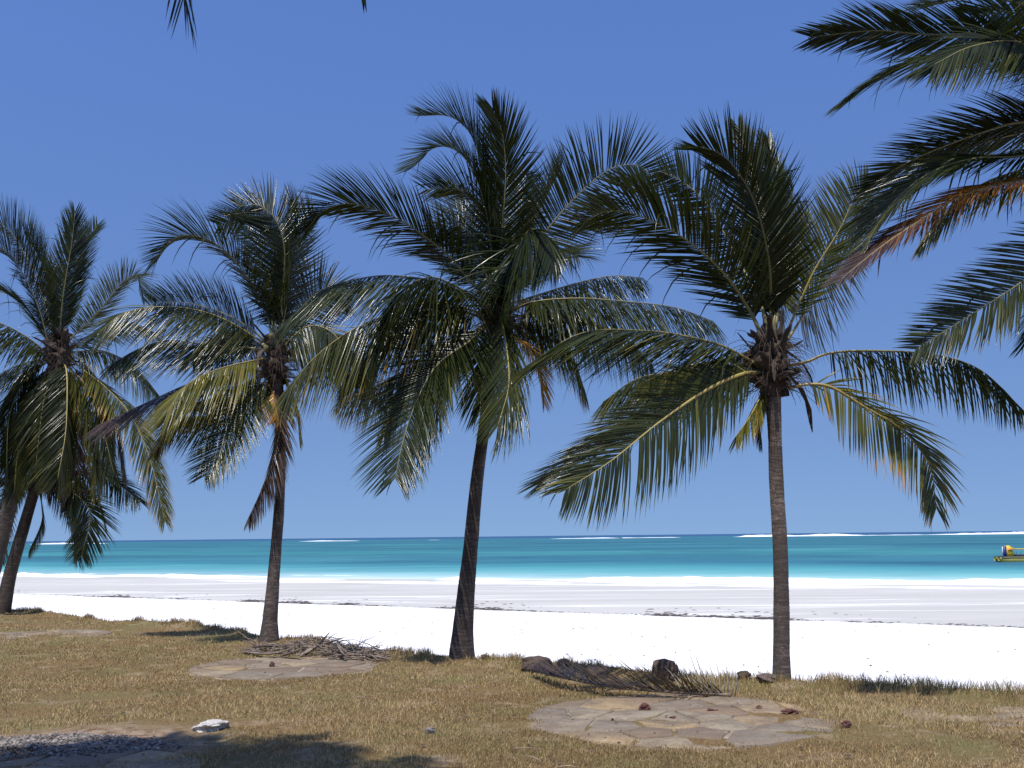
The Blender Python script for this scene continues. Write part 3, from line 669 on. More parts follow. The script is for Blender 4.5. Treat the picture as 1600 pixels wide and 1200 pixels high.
# --- far left pair
Y1 = on_z(0, 963)[1]
F1 = [
 ([(92, 540), (99, 460), (112, 380), (117, 332)], -.4, D(leaf=.74, g=.03, wind=(0, 0, .06), phi=(44, 74))),
 ([(95, 540), (110, 450), (130, 385), (152, 352)], .8, D(leaf=.66, g=.05, dry=.06, wind=(.02, 0, .04), phi=(26, 58))),
 ([(78, 544), (60, 480), (25, 410), (-15, 372)], -.6, D(leaf=.90, g=.08, wind=(-.04, 0, 0), roll=20)),
 ([(85, 530), (55, 430), (15, 360), (-25, 340)], 1.4, D(leaf=.9, g=.02, wind=(0, 0, .08), roll=30)),
 ([(85, 530), (75, 450), (60, 400), (40, 370)], 1.0, D(leaf=.9, g=.05, dry=.18, wind=(-.05, 0, 0))),
 ([(110, 530), (156, 484), (190, 442), (214, 432), (226, 470)], -.5, D(leaf=.66, g=.14, dry=.1, wind=(0, 0, 0), roll=-20)),
 ([(80, 555), (40, 525), (-10, 502), (-60, 510)], -.8, D(leaf=.85, g=.3, dry=.1, wind=(-.08, 0, 0))),
 ([(90, 560), (103, 575), (105, 620), (102, 680), (90, 748)], -2.0, D(leaf=.9, g=.28, dry=.14, wind=(-.08, 0, 0), ribdry=.5)),
 ([(115, 550), (160, 548), (205, 570), (243, 612)], .8, D(leaf=.8, g=.28, dry=.1, wind=(-.05, 0, 0))),
 ([(115, 545), (155, 515), (200, 505), (245, 520)], 1.6, D(leaf=.75, g=.25, wind=(-.02, 0, 0))),
 ([(105, 570), (132, 625), (147, 695), (150, 765)], -1.0, D(leaf=.85, g=.28, dry=.25, ribdry=.45, wind=(-.05, 0, 0))),
 ([(120, 570), (165, 605), (205, 650), (235, 720), (258, 815)], -.4, D(leaf=.72, g=.25, dry=.24, tipdry=.6, wind=(-.04, 0, 0))),
 ([(115, 575), (150, 600), (180, 650), (195, 740)], .8, D(leaf=.8, g=.3, dry=.90, wind=(-.04, 0, 0), label='withered brown frond hanging on the right side')),
 ([(75, 565), (40, 590), (15, 650), (10, 730)], -.9, D(leaf=.9, g=.3, dry=.08, wind=(-.04, 0, 0))),
 ([(75, 560), (30, 570), (-20, 600), (-60, 660)], -.4, D(leaf=.9, g=.3, dry=.08, wind=(-.04, 0, 0))),
 ([(90, 570), (70, 620), (60, 690), (55, 740)], -1.2, D(leaf=.85, g=.3, dry=.12, wind=(0, 0, 0))),
 ([(75, 565), (35, 585), (0, 640), (-25, 720)], 1.2, D(leaf=.9, g=.3, dry=.1, wind=(0, 0, 0))),
 ([(100, 570), (120, 640), (118, 720), (110, 790)], 1.0, D(leaf=.7, g=.3, dry=.90, wind=(0, 0, 0))),
 ([(80, 540), (40, 480), (-10, 450), (-60, 460)], 1.8, D(leaf=.9, g=.15, wind=(-.04, 0, 0))),
 ([(85, 575), (60, 640), (30, 700), (22, 770)], -.5, D(leaf=.75, g=.3, dry=.15, wind=(0, 0, 0))),
 ([(100, 575), (90, 640), (80, 700), (82, 760)], .6, D(leaf=.7, g=.3, dry=.88, wind=(0, 0, 0))),
 ([(80, 570), (45, 620), (25, 690), (30, 760)], 1.6, D(leaf=.8, g=.3, dry=.1, wind=(0, 0, 0))),
 ([(110, 575), (140, 610), (158, 660), (178, 740)], -.7, D(leaf=.7, g=.3, dry=.1, wind=(-.03, 0, 0))),
 ([(120, 560), (150, 590), (165, 650), (170, 710)], 1.8, D(leaf=.7, g=.3, dry=.2, wind=(0, 0, 0))),
]
palm('big shaggy coconut palm at the left edge, dark trunk leaning right',
     [(-30, 966), (-14, 900), (0, 850), (15, 790), (30, 730), (58, 640), (92, 560)], [36, 30, 27, 26, 25, 24, 28], Y1, F1, (95, 545), .34, 1.2, 1, nuts=0, stubs=16)
FB = [
 ([(62, 752), (110, 738), (165, 745), (218, 782)], -.5, D(leaf=.66, g=.25, wind=(-.03, 0, 0))),
 ([(62, 758), (105, 765), (140, 800), (128, 868)], -.8, D(leaf=.66, g=.2, dry=.05, wind=(-.05, 0, 0))),
 ([(60, 755), (95, 775), (115, 820), (120, 870)], .8, D(leaf=.7, g=.25, wind=(0, 0, 0))),
 ([(52, 752), (20, 742), (-20, 765), (-45, 810)], -.3, D(leaf=.7, g=.25, wind=(-.03, 0, 0))),
 ([(60, 760), (66, 810), (45, 862)], -.3, D(leaf=.4, g=.3, dry=.2, wind=(0, 0, 0))),
 ([(58, 748), (70, 700), (90, 665), (120, 660)], .6, D(leaf=.7, g=.12, wind=(0, 0, 0))),
 ([(54, 748), (40, 700), (20, 670), (-10, 665)], .6, D(leaf=.7, g=.12, wind=(0, 0, 0))),
 ([(58, 748), (100, 715), (140, 715), (180, 740)], 1.0, D(leaf=.7, g=.2, dry=.1, wind=(0, 0, 0))),
 ([(52, 755), (15, 770), (0, 820), (0, 870)], .5, D(leaf=.6, g=.25, wind=(0, 0, 0))),
 ([(60, 752), (110, 750), (150, 775), (165, 820)], .2, D(leaf=.5, g=.3, dry=.3, wind=(0, 0, 0))),
]
palm('small coconut palm at the left edge, tucked under the bigger shaggy one',
     [(3, 966), (14, 905), (28, 855), (44, 800), (56, 758)], [28, 24, 22, 20, 20], Y1 + 1.2, FB, (58, 752), .22, .7, 11, stubs=9)
# --- palm just outside the right edge, fronds reaching in
F5 = [
 ([(1700, 110), (1600, 62), (1539, 56), (1445, 54), (1365, 48), (1266, 58)], -.2, D(phi=(44, 68), width=.020, spacing=.019, leaf=0.50, roll=55, g=.10, v=.1, wind=(-.12, 0, 0))),
 ([(1700, 120), (1620, 75), (1550, 70), (1473, 84), (1394, 108), (1318, 158)], -.9, D(phi=(44, 68), width=.020, spacing=.019, leaf=0.50, roll=20, g=.22, wind=(-.16, 0, 0), dry=.05)),
 ([(1700, 130), (1640, 95), (1590, 65), (1520, 72), (1460, 100)], -1.4, D(phi=(44, 68), width=.020, spacing=.019, leaf=0.68, g=.26, dry=.1, wind=(-.14, 0, 0))),
 ([(1700, 110), (1640, 30), (1550, -5), (1440, 10)], .6, D(phi=(44, 68), width=.020, spacing=.019, leaf=0.53, g=.14, wind=(-.1, 0, 0))),
 ([(1710, 110), (1660, 60), (1590, 20), (1520, 25)], 1.2, D(leaf=0.56, g=.2, wind=(-.1, 0, 0))),
 ([(1700, 190), (1600, 190), (1540, 205), (1464, 233), (1403, 262), (1352, 300)], .6, D(phi=(44, 68), width=.020, spacing=.019, leaf=0.53, g=.10, wind=(-.22, 0, 0))),
 ([(1700, 215), (1600, 243), (1520, 248), (1450, 272), (1390, 322), (1350, 380)], -.3, D(phi=(44, 68), width=.020, spacing=.019, leaf=0.50, g=.2, wind=(-.14, 0, 0), dry=.08)),
 ([(1700, 200), (1610, 205), (1530, 225), (1450, 260), (1395, 300), (1350, 345)], 1.4, D(phi=(44, 68), width=.020, spacing=.019, leaf=0.48, g=.16, wind=(-.18, 0, 0))),
 ([(1700, 255), (1600, 280), (1520, 299), (1459, 331), (1380, 383), (1314, 436)], -.6, D(leaf=0.42, g=.2, dry=.53, drygrad=.36, tipdry=.3, wind=(-.14, 0, 0), ribdry=.55, label='orange-brown dying frond reaching in from the right')),
 ([(1700, 250), (1600, 265), (1530, 290), (1480, 330), (1440, 380)], .7, D(leaf=0.44, g=.3, dry=.2, tipdry=.6, wind=(-.06, 0, 0))),
 ([(1710, 330), (1660, 385), (1600, 438), (1520, 490), (1430, 546)], -.4, D(n0=(0.2, -0.8, 0.6), leaf=.54, g=.10, dry=.03, wind=(-.08, 0, 0), phi=(34, 60))),
 ([(1720, 330), (1680, 390), (1650, 450), (1610, 530)], .5, D(leaf=0.48, g=.25, wind=(-.1, 0, 0))),
 ([(1800, 180), (1840, 60), (1930, 0), (2050, 30)], 0, D()),
 ([(1800, 250), (1900, 240), (2000, 300), (2060, 420)], -.5, D()),
 ([(1780, 180), (1780, 60), (1760, -60), (1700, -150)], .5, D()),
 ([(1780, 200), (1830, 150), (1900, 180), (1960, 280)], 2.2, D()),
 ([(1780, 180), (1740, 60), (1680, -40), (1600, -90)], -1.5, D()),
]
palm('coconut palm at the right edge, green fronds and an orange one reaching in',
     [(1830, 1160), (1822, 1000), (1808, 800), (1795, 600), (1785, 400), (1778, 260)], [52, 42, 38, 36, 34, 38], 13.3, F5, (1778, 225), .28, .9, 5, stubs=10)
# --- palm at the left, overhead and out of frame, whose leaf tips hang into the picture and which shades the lawn
bx = np.array([-5.9, 3.2, 0.0]); cx = np.array([-4.6, 4.7, 9.0])
root = empty('palm_tree', bx); tag(root, 'palm overhead at top left, only its hanging leaflet tips showing', 'palm tree', 'coconut palms along the edge of the lawn')
build_trunk([bx + (0, 0, -.1), bx + (.3, .2, 1.5), bx + (.75, .6, 3.8), bx + (1.3, 1.1, 6.2), cx + (0, 0, -.3)], [.55, .36, .30, .28, .30], root, 66)
crown_heart(cx, .26, .9, root, 66, 10)
r = np.random.default_rng(15)
for k in range(48):
    a = k * 2.39996; e0 = math.radians(82 - k * 2.0); L = r.uniform(3.4, 4.0)
    h = np.array([math.cos(a), math.sin(a), 0]); pts = [cx]; p = cx.copy(); e = e0
    for j in range(5):
        p = p + (h * math.cos(e) + np.array([0, 0, math.sin(e)])) * L / 5; pts.append(p.copy()); e -= math.radians(20)
    if any(abs(q_[0]) < .62 * q_[1] + .3 and q_[2] - EYE < q_[1] * .60 for q_ in pts if q_[1] > 1): continue
    build_frond('frond', pts, root, seed=6600 + k, g=.28, leaf=.8, width=.045)
tip = at(288, 2, 6.4)
build_frond('frond', [cx, cx + (.5, .5, .8), tip + (-.6, -.35, 2.1), tip + (-.25, -.12, 1.3), tip + (-.08, 0, .6), tip], root, seed=6701, g=.35, leaf=.50, wind=(-.05, 0, 0), phi=(8, 50), n0=(.3, -1, .2), width=.015, spacing=.05, rib=.02)
tip = at(570, 4, 6.8)
build_frond('frond', [cx, cx + (.9, .5, 1.1), tip + (-.6, -.35, 2.3), tip + (-.25, -.12, 1.3), tip + (-.08, 0, .6), tip], root, seed=6702, g=.5, leaf=.18, wind=(0, 0, 0), width=.022, rib=.02)

# ------------------------------------------------------------------ flagstone circles
def stone_material(name, cols):
    m, n, b, out = mat(name)
    oi = nd(n, 'ShaderNodeObjectInfo'); p = pos(n)
    base = ramp(n, oi.outputs['Random'], [(i / len(cols), c) for i, c in enumerate(cols)], 'CONSTANT')
    a = noise(n, 2.6, 6, .65, p, .6)
    c = mix(n, ramp(n, a, [(.35, 0.0), (.65, .8)]), base, mix(n, .5, base, (.36, .29, .20)))
    d = noise(n, 9, 5, .7, p)
    c = mix(n, ramp(n, noise(n, 1.6, 7, .75, p), [(.42, 0.0), (.6, .85)]), c, (.16, .118, .078))
    c = mix(n, ramp(n, noise(n, 5, 6, .75, p), [(.62, 0.0), (.68, .7)]), c, (.52, .46, .38))
    c = mix(n, ramp(n, noise(n, 38, 4, .7, p), [(.35, .55), (.5, 0.0)]), c, (.09, .065, .045))
    n.links.new(c, b.inputs['Base Color']); b.inputs['Roughness'].default_value = .9
    bump(n, b, noise(n, 12, 7, .65, p), .02, .7)
    return m
M_STONE = stone_material('flagstone', [(.30, .215, .12), (.25, .20, .14), (.21, .135, .08), (.33, .26, .16), (.20, .165, .125), (.34, .235, .11), (.17, .12, .08), (.28, .235, .165)])
M_MORTAR = simple('mortar_sand', (.25, .20, .145), .95, 4, .35, 30, .01)
def clip(poly, a, nrm):
    out = []
    for i in range(len(poly)):
        p, q = poly[i], poly[(i + 1) % len(poly)]; dp = (p - a).dot(nrm); dq = (q - a).dot(nrm)
        if dp <= 0: out.append(p)
        if dp * dq < 0: out.append(p + (q - p) * (dp / (dp - dq)))
    return out
def patio(label, c, R, nst, seed, zoff=-.022, squash=1.0):
    r = np.random.default_rng(seed); gz = lawn_z(c[0], c[1]) + zoff
    root = empty('stone_circle', (c[0], c[1], gz)); tag(root, label, 'paving', 'flagstone circles set in the lawn')
    a = np.linspace(0, 2 * math.pi, 61)[:-1]; rr = R * .975 * (1 + .02 * np.sin(a * 3 + seed) + .02 * r.normal(0, 1, 60))
    V = [(0, 0, .02)] + [(x, y * squash, .018) for x, y in zip(rr * np.cos(a), rr * np.sin(a))] + [(x * 1.06, y * 1.06 * squash, -.10) for x, y in zip(rr * np.cos(a), rr * np.sin(a))]
    t = [(0, 1 + i, 1 + (i + 1) % 60) for i in range(60)]; q = [(1 + i, 61 + i, 61 + (i + 1) % 60, 1 + (i + 1) % 60) for i in range(60)]
    m = MB(); m.add(V, q, t); m.build('mortar_bed', M_MORTAR, root)
    pts = []
    while len(pts) < nst:
        best = None; bd = -1
        for _ in range(12):
            p = r.uniform(-R, R, 2)
            if np.hypot(*p) > R * .97: continue
            d = min([np.hypot(*(p - q_)) for q_ in pts] or [9])
            if d > bd: bd, best = d, p
        if best is not None: pts.append(best)
    for i, p in enumerate(pts):
        poly = [np.array([R * .985 * math.cos(t_), R * .985 * math.sin(t_)]) for t_ in np.linspace(0, 2 * math.pi, 37)[:-1]]
        for j, q_ in enumerate(pts):
            if i == j: continue
            nrm = (q_ - p); ln = np.hypot(*nrm); nrm = nrm / ln; mid = (p + q_) / 2 - nrm * r.uniform(.012, .022)
            poly = clip(poly, mid, nrm)
            if len(poly) < 3: break
        if len(poly) < 3: continue
        # ragged outline
        out = []
        for k in range(len(poly)):
            A, B = poly[k], poly[(k + 1) % len(poly)]; l = np.hypot(*(B - A)); out.append(A)
            if l > .28:
                for w in (.33, .66): out.append(A + (B - A) * w + (p - (A + B) / 2) * r.uniform(.0, .06))
        out = np.array(out); out[:, 1] *= squash; n = len(out); pc = out.mean(0)
        h = r.uniform(.028, .045); tilt = r.normal(0, .008, 2)
        ins = pc + (out - pc) * (1 - .018 / np.maximum(np.linalg.norm(out - pc, axis=1, keepdims=True), .05))
        tz = lambda Q: h + (Q - pc) @ tilt
        V = np.vstack([np.c_[out, np.full(n, -.02)], np.c_[out, tz(out) - .012], np.c_[ins, tz(ins)], [[pc[0], pc[1], h + .003]]])
        q = [(k, (k + 1) % n, n + (k + 1) % n, n + k) for k in range(n)] + [(n + k, n + (k + 1) % n, 2 * n + (k + 1) % n, 2 * n + k) for k in range(n)]
        t = [(2 * n + k, 2 * n + (k + 1) % n, 3 * n) for k in range(n)]
        m = MB(); m.add(V, q, t); m.build('flagstone', M_STONE, root)
    return (c[0], c[1], R)
PAT = []
def mid_ground(px, py): return on_z(px, py, 0)
c = mid_ground(1062, 1122); PAT.append(patio('large circle of worn tan flagstones at the right, in front of the fallen brown frond', (c[0], c[1]), 1.88, 27, 1))
c = mid_ground(445, 1042); PAT.append(patio('circle of pale flagstones in the middle distance, just below the heap of dry palm husks', (c[0], c[1]), 1.62, 20, 2))
c = mid_ground(70, 993); PAT.append(patio('farthest flagstone circle at the left, low in the grass below the shaded mound', (c[0], c[1]), 1.5, 18, 3, -.032))
c = mid_ground(120, 1212); PAT.append(patio('sandy flagstone circle at the bottom left, half under a heap of grey ash', (c[0], c[1]), 1.15, 12, 4))
c = mid_ground(1530, 1117); PAT.append(patio('overgrown flagstone patch at the right edge, mostly hidden by grass', (c[0], c[1]), .95, 9, 5, -.034, .8))

# ------------------------------------------------------------------ grass
def grass_material():
    m, n, b, out = mat('dry_grass_blades')
    c = ramp(n, attr(n, 'tone'), [(0, (.085, .048, .022)), (.22, (.20, .125, .055)), (.45, (.36, .24, .105)), (.62, (.58, .43, .22)), (.75, (.26, .215, .075)), (1, (.13, .13, .04))])
    n.links.new(c, b.inputs['Base Color']); b.inputs['Roughness'].default_value = .7; b.inputs['Specular IOR Level'].default_value = .3
    tr = nd(n, 'ShaderNodeBsdfTranslucent'); n.links.new(c, tr.inputs[0])
    ms = nd(n, 'ShaderNodeMixShader'); ms.inputs[0].default_value = .2
    n.links.new(b.outputs[0], ms.inputs[1]); n.links.new(tr.outputs[0], ms.inputs[2]); n.links.new(ms.outputs[0], out.inputs[0])
    return m
M_GRASS = grass_material()
def grass(name, X, Y, H, Wd, tone, r, lean=.5):
    n = len(X); Z = lawn_z(X, Y)
    a = r.uniform(0, 2 * math.pi, n); b = r.uniform(0, 2 * math.pi, n)
    wx, wy = np.cos(a) * Wd / 2, np.sin(a) * Wd / 2
    lx, ly = np.cos(b) * H * lean * r.uniform(.2, 1.3, n), np.sin(b) * H * lean * r.uniform(.2, 1.3, n)
    V = np.empty((n, 5, 3), np.float32)
    for k, (fw, fl, fz) in enumerate([(-1, 0, 0), (1, 0, 0), (.8, .35, .55), (-.8, .35, .55), (0, 1, 1)]):
        V[:, k, 0] = X + wx * fw + lx * fl; V[:, k, 1] = Y + wy * fw + ly * fl; V[:, k, 2] = Z - .012 + H * fz
    base = (np.arange(n) * 5)[:, None]
    me = mesh_np(name, V.reshape(-1, 3), base + np.array([[0, 1, 2, 3]]), base + np.array([[3, 2, 4]]))
    fattr(me, 'tone', np.repeat(np.clip(tone, 0, 1), 5))
    return tag(link(name, me, M_GRASS), kind='stuff')
r = np.random.default_rng(21)
def mask_pat(X, Y, soft=.12):
    k = np.ones(len(X), bool)
    for (cx_, cy_, R) in PAT:
        if R < 1: 
            k &= ~((np.hypot(X - cx_, Y - cy_) < R) & (r.uniform(0, 1, len(X)) < .15)); continue
        d = np.hypot(X - cx_, Y - cy_) + .24 * fbm(X * 1.7, Y * 1.7, 6, 3)
        pr = .75 if (cx_ < -9 or R < 1.2) else .006
        k &= (d > R * .90) | ((d > R * .74) & (r.uniform(0, 1, len(X)) < .22)) | (r.uniform(0, 1, len(X)) < pr)
    ac = on_z(120, 1165); d = np.hypot(X - ac[0], (Y - ac[1]) * 1.3) + .9 * fbm(X * 2, Y * 2, 61, 4)
    k &= (d > 1.55) | (r.uniform(0, 1, len(X)) < .06)
    return k
N_ = 620000
u = r.uniform(0, 1, N_); y0, y1 = 7.5, 36.0
Y = (y0 ** -.6 + u * (y1 ** -.6 - y0 ** -.6)) ** (-1 / .6)
X = r.uniform(-.56, .56, N_) * Y
d = edge_y(X) - Y; k = (d > -.35) & mask_pat(X, Y)
X, Y, d = X[k], Y[k], d[k]
patch = fbm(X * .7, Y * .7, 3, 4); bare = fbm(X * 1.1 + 7, Y * 1.1, 17, 4)
k = r.uniform(0, 1, len(X)) < np.clip(1.25 - np.clip(bare - .05, 0, 1) * 3.6, .10, 1); X, Y, d, patch = X[k], Y[k], d[k], patch[k]
print('grass blades', len(X))
near_edge = np.exp(-(np.maximum(d, 0) / .9) ** 2)
H = r.uniform(.025, .06, len(X)) * (1 + .35 * patch) * (1 + near_edge * r.uniform(-.25, .55, len(X)))
tone = np.clip(.40 + .18 * r.normal(0, 1, len(X)) + .34 * patch + np.where(r.uniform(0, 1, len(X)) < .08, .3, 0), .02, .64)
tone = np.where(r.uniform(0, 1, len(X)) < np.clip(.05 + .35 * near_edge + .35 * np.clip(fbm(X * .45, Y * .45, 71, 3), 0, 1), 0, .75), r.uniform(.68, .95, len(X)), tone)
grass('lawn_grass', X, Y, H, np.clip(.0055 * Y / 12, .005, .014) * r.uniform(.7, 1.4, len(X)), tone, r, .8)
# taller tufts along the bank edge
n = 46000; X = r.uniform(-22, 10, n); cl = fbm(X * 2.2, X * 0, 91, 4); d = np.abs(r.normal(0, .42, n)) - .12; Y = edge_y(X) - d
right = np.clip((X - 3) / 2, 0, 1)
k = (r.uniform(0, 1, n) < np.clip(.12 + 1.3 * cl + .6 * right, .03, 1)) & mask_pat(X, Y); X, Y, cl, right = X[k], Y[k], cl[k], right[k]
tone = np.clip(r.normal(.45, .14, len(X)) + np.where(r.uniform(0, 1, len(X)) < .35 + .3 * right, .36, 0) - .22 * (X < -2), 0, 1)
grass('edge_grass', X, Y, r.uniform(.04, .15, len(X)) * (1 + .5 * cl + .45 * right), .007 * np.clip(Y / 15, .8, 1.6), tone, r, .55)

# ------------------------------------------------------------------ rocks on the bank edge
def rock(name, label, cat, px, py, wpx, hpx, mat_, seed, group=None, sink=.15, Yoff=0.0, rough=.16):
    """py = where it meets the ground"""
    p = on_z(px, py, 0.02); Yd = p[1]; w = wpx * Yd / F; h = hpx * Yd / F
    import bmesh
    bm = bmesh.new(); bmesh.ops.create_icosphere(bm, subdivisions=4, radius=1.0)
    rr = np.random.default_rng(seed); o3 = rr.uniform(0, 50, 3)
    for v in bm.verts:
        c = np.array(v.co); f = 1 + rough * 2 * float(fbm(c[0] * 1.3 + c[2] * .8 + o3[0], c[1] * 1.3 + c[2] * 1.7 + o3[1], seed, 3)) + rough * .45 * float(hnoise(c[0] * 4 + c[1] * 2 + o3[2], c[2] * 4 - c[1] * 3, seed))
        c = np.sign(c) * np.abs(c) ** .8 * f
        v.co = (c[0] * w / 2, c[1] * w / 2 * .8, (c[2] * .5 + .5 - sink) * h)
    me = bpy.data.meshes.new(name); bm.to_mesh(me); bm.free()
    o = link(name, me, mat_); o.location = (p[0], p[1] + Yoff, 0.0 if sink else p[2]); o.location.z = float(lawn_z(p[0], p[1])); o.rotation_euler.z = rr.uniform(0, 6)
    tag(o, label, cat, group); return o
G = 'dark coral rocks along the bank edge'
rock('coral_rock', 'largest dark coral rock, a squarish boulder behind the fallen brown frond', 'rock', 1038, 1062, 40, 40, M_ROCK, 3, G)
rock('coral_rock', 'dark humped rock at the left end of the fallen brown frond', 'rock', 838, 1047, 48, 24, M_ROCK, 4, G)
rock('coral_rock', 'low flat dark rock between the humped rock and the squarish boulder', 'rock', 932, 1054, 42, 18, M_ROCK, 5, G)
rock('coral_rock', 'small dark knob of rock on the bank edge just right of the humped rock', 'rock', 880, 1044, 18, 14, M_ROCK, 6, G)
rock('coral_rock', 'small dark rock just left of the right-hand palm trunk', 'rock', 1163, 1066, 24, 14, M_ROCK, 7, G)
rock('coral_rock', 'tiny dark rock on the bank edge right of the middle palm trunk', 'rock', 757, 1033, 16, 8, M_ROCK, 8, G)
rock('coral_rock', 'low reddish earth lump at the foot of the right-hand palm', 'rock', 1198, 1070, 34, 11, simple('root_earth', (.11, .08, .065), .95, 10, .4, 30, .02), 9)
rock('white_stone', 'rounded white stone lying in the grass at the lower left', 'stone', 326, 1137, 46, 20, M_WHITE, 10, None, .3, 0, .3)
rock('grey_stone', 'small grey stone in the grass below the middle palm', 'stone', 672, 1143, 16, 12, simple('grey_stone', (.20, .18, .17), .9, 10, .3, 30, .01), 12, None, .2)
G2 = 'small reddish brown husks lying on the flagstones'
rock('husk', 'largest dark red husk on the big right flagstone circle', 'husk', 1007, 1108, 17, 12, M_RED, 13, G2, .1, 0, .35)
rock('husk', 'small dark brown stub standing on the middle flagstone circle', 'husk', 425, 1041, 9, 11, M_RED, 14, G2, .1, 0, .25)
rock('husk', 'reddish husk on the right part of the big flagstone circle, near the pale stones', 'husk', 1112, 1110, 13, 6, M_RED, 15, G2, .1, 0, .35)
rock('husk', 'flat red husk near the right rim of the big flagstone circle', 'husk', 1234, 1114, 22, 7, M_RED, 16, G2, .1, 0, .4)
rock('husk', 'small dark husk at the centre of the big flagstone circle', 'husk', 1050, 1122, 10, 5, M_RED, 17, G2, .1, 0, .35)
rock('husk', 'red-brown husk in the grass just off the right rim of the big flagstone circle', 'husk', 1322, 1136, 13, 11, M_RED, 18, G2, .1, 0, .3)
rock('husk', 'pale brown husk standing on the right rear rim of the big flagstone circle', 'husk', 1186, 1107, 9, 8, simple('pale_husk', (.22, .12, .08), .8, 20, .3), 19, G2, .1, 0, .3)

# ------------------------------------------------------------------ fallen brown frond
g0 = lambda px, py, z=.06: on_z(px, py, z)
P = [g0(1142, 1087, .03), g0(1105, 1084, .05), g0(1040, 1081, .10), g0(960, 1074, .12), g0(890, 1062, .14), g0(835, 1050, .10)]
o = build_frond('fallen_frond', P, None, leaf=.40, dry=.97, g=.05, v=.40, wind=(-.10, .0, .0), petiole=.02, phi=(50, 72), width=.017, spacing=.020, seed=777, tipdry=.1, ribdry=.9, rib=.03, jit=.14)
tag(o, 'fallen brown palm frond lying along the bank in front of the squarish rock', 'frond')
m = MB(); r = np.random.default_rng(88)
for k in range(16):
    px = 1062 + k * 5.8; b0 = g0(px, 1087, .03); l = r.uniform(.34, .58) * (.75 + .4 * math.sin(k / 15 * 3))
    d = np.array([-.45 + .04 * k + r.normal(0, .06), r.normal(0, .2), 1.0]); d /= np.linalg.norm(d)
    Pp = [b0, b0 + d * l * .4, b0 + d * l * .75 + np.array([-.02, 0, 0]), b0 + d * l + np.array([-.05, 0, -.02])]
    m.tube(Pp, [.008, .007, .005, .001], 4, flat=.5)
tag(m.build('dry_stalks', simple('straw_stalk', (.40, .35, .27), .8, 10, .25)), 'fan of pale dry stalks standing up at the right end of the fallen frond', 'stalks')

# ------------------------------------------------------------------ heap of palm husks by the second palm
def sheath(label, pts, w, seed, mat_=M_SHEATH, cat='palm husk'):
    """curved trough-shaped strip through (px, py, height)"""
    P0 = [g0(x, y, z) for x, y, z in pts]; P_, L = spline(P0, 12); T = tangents(P_); N = transport(T, np.array([0, 0, 1.0])); S = np.cross(T, N)
    R = w * np.interp(np.linspace(0, 1, 12), [0, .15, .6, 1], [.35, .9, 1, .2]); V = []; cr = [(-1, .35), (-.55, .05), (0, -.05), (.55, .05), (1, .35)]
    for s_, off in ((1, 0), (1, .012)):
        V.append(np.stack([P_ + R[:, None] * (a * S + b * N) + N * off for a, b in cr], 1).reshape(-1, 3))
    V = np.vstack(V); q = []; n5 = 60
    for i in range(11):
        for j in range(4):
            q.append((i * 5 + j, (i + 1) * 5 + j, (i + 1) * 5 + j + 1, i * 5 + j + 1)); q.append((n5 + i * 5 + j, n5 + i * 5 + j + 1, n5 + (i + 1) * 5 + j + 1, n5 + (i + 1) * 5 + j))
        q.append((i * 5, n5 + i * 5, n5 + (i + 1) * 5, (i + 1) * 5)); q.append((i * 5 + 4, (i + 1) * 5 + 4, n5 + (i + 1) * 5 + 4, n5 + i * 5 + 4))
    m = MB(); m.add(V, q); return tag(m.build('palm_husk', mat_, smooth=True), label, cat, 'dry palm husks heaped beside the palm')
sheath('long pale curved husk at the left front of the heap', [(378, 1019, .02), (410, 1023, .05), (440, 1020, .10), (466, 1008, .20)], .055, 1)
sheath('dark husk sticking up highest out of the heap', [(478, 1024, .04), (494, 1011, .16), (504, 1002, .28), (515, 989, .42)], .05, 2, M_DARKLEAF)
sheath('broad pale husk leaning in the middle of the heap', [(470, 1026, .02), (484, 1018, .1), (497, 1008, .2)], .085, 3)
sheath('curved husk like a horn on the right of the heap, standing on its tip', [(549, 1030, .03), (537, 1024, .1), (530, 1014, .2), (526, 1002, .30)], .065, 4)
sheath('straight brown husk lying flat across the right of the heap', [(520, 1025, .08), (550, 1024, .1), (580, 1026, .08), (612, 1031, .05)], .05, 5)
sheath('pale husk lying between the curved left one and the tallest dark one', [(440, 1026, .03), (455, 1022, .1), (468, 1016, .2)], .06, 6)
sheath('dark flat husk at the back left of the heap', [(395, 1012, .08), (425, 1011, .1), (460, 1010, .1)], .06, 7, M_DARKLEAF)
m = MB(); r = np.random.default_rng(5)
for k in range(420):
    px = r.uniform(395, 606) if k % 3 else r.normal(500, 45); py = 1008 + (px - 390) * .075 + r.uniform(0, 14); b0 = g0(px, py, 0) + np.array([0, 0, r.uniform(.0, .06) + r.uniform(0, .22) * math.exp(-((px - 500) / 55) ** 2)]); a = r.uniform(0, 6.28); l = r.uniform(.12, .55)
    d = np.array([math.cos(a), math.sin(a) * .6, r.normal(.05, .22)])
    m.tube([b0, b0 + d * l * .5 + np.array([0, 0, r.uniform(0, .04)]), b0 + d * l], [.011, .009, .004], 4)
for (px, py, ax, l) in ((556, 1020, .35, .55), (562, 1018, .5, .42), (572, 1024, .8, .5), (600, 1028, .3, .35), (574, 1026, 1.2, .4)):
    b0 = g0(px, py, .05); d = np.array([ax, 0, 1.0]) / math.hypot(ax, 1); m.tube([b0, b0 + d * l * .5, b0 + d * l], [.007, .005, .002], 4)
tag(m.build('twig_litter', M_SHEATH), kind='stuff')
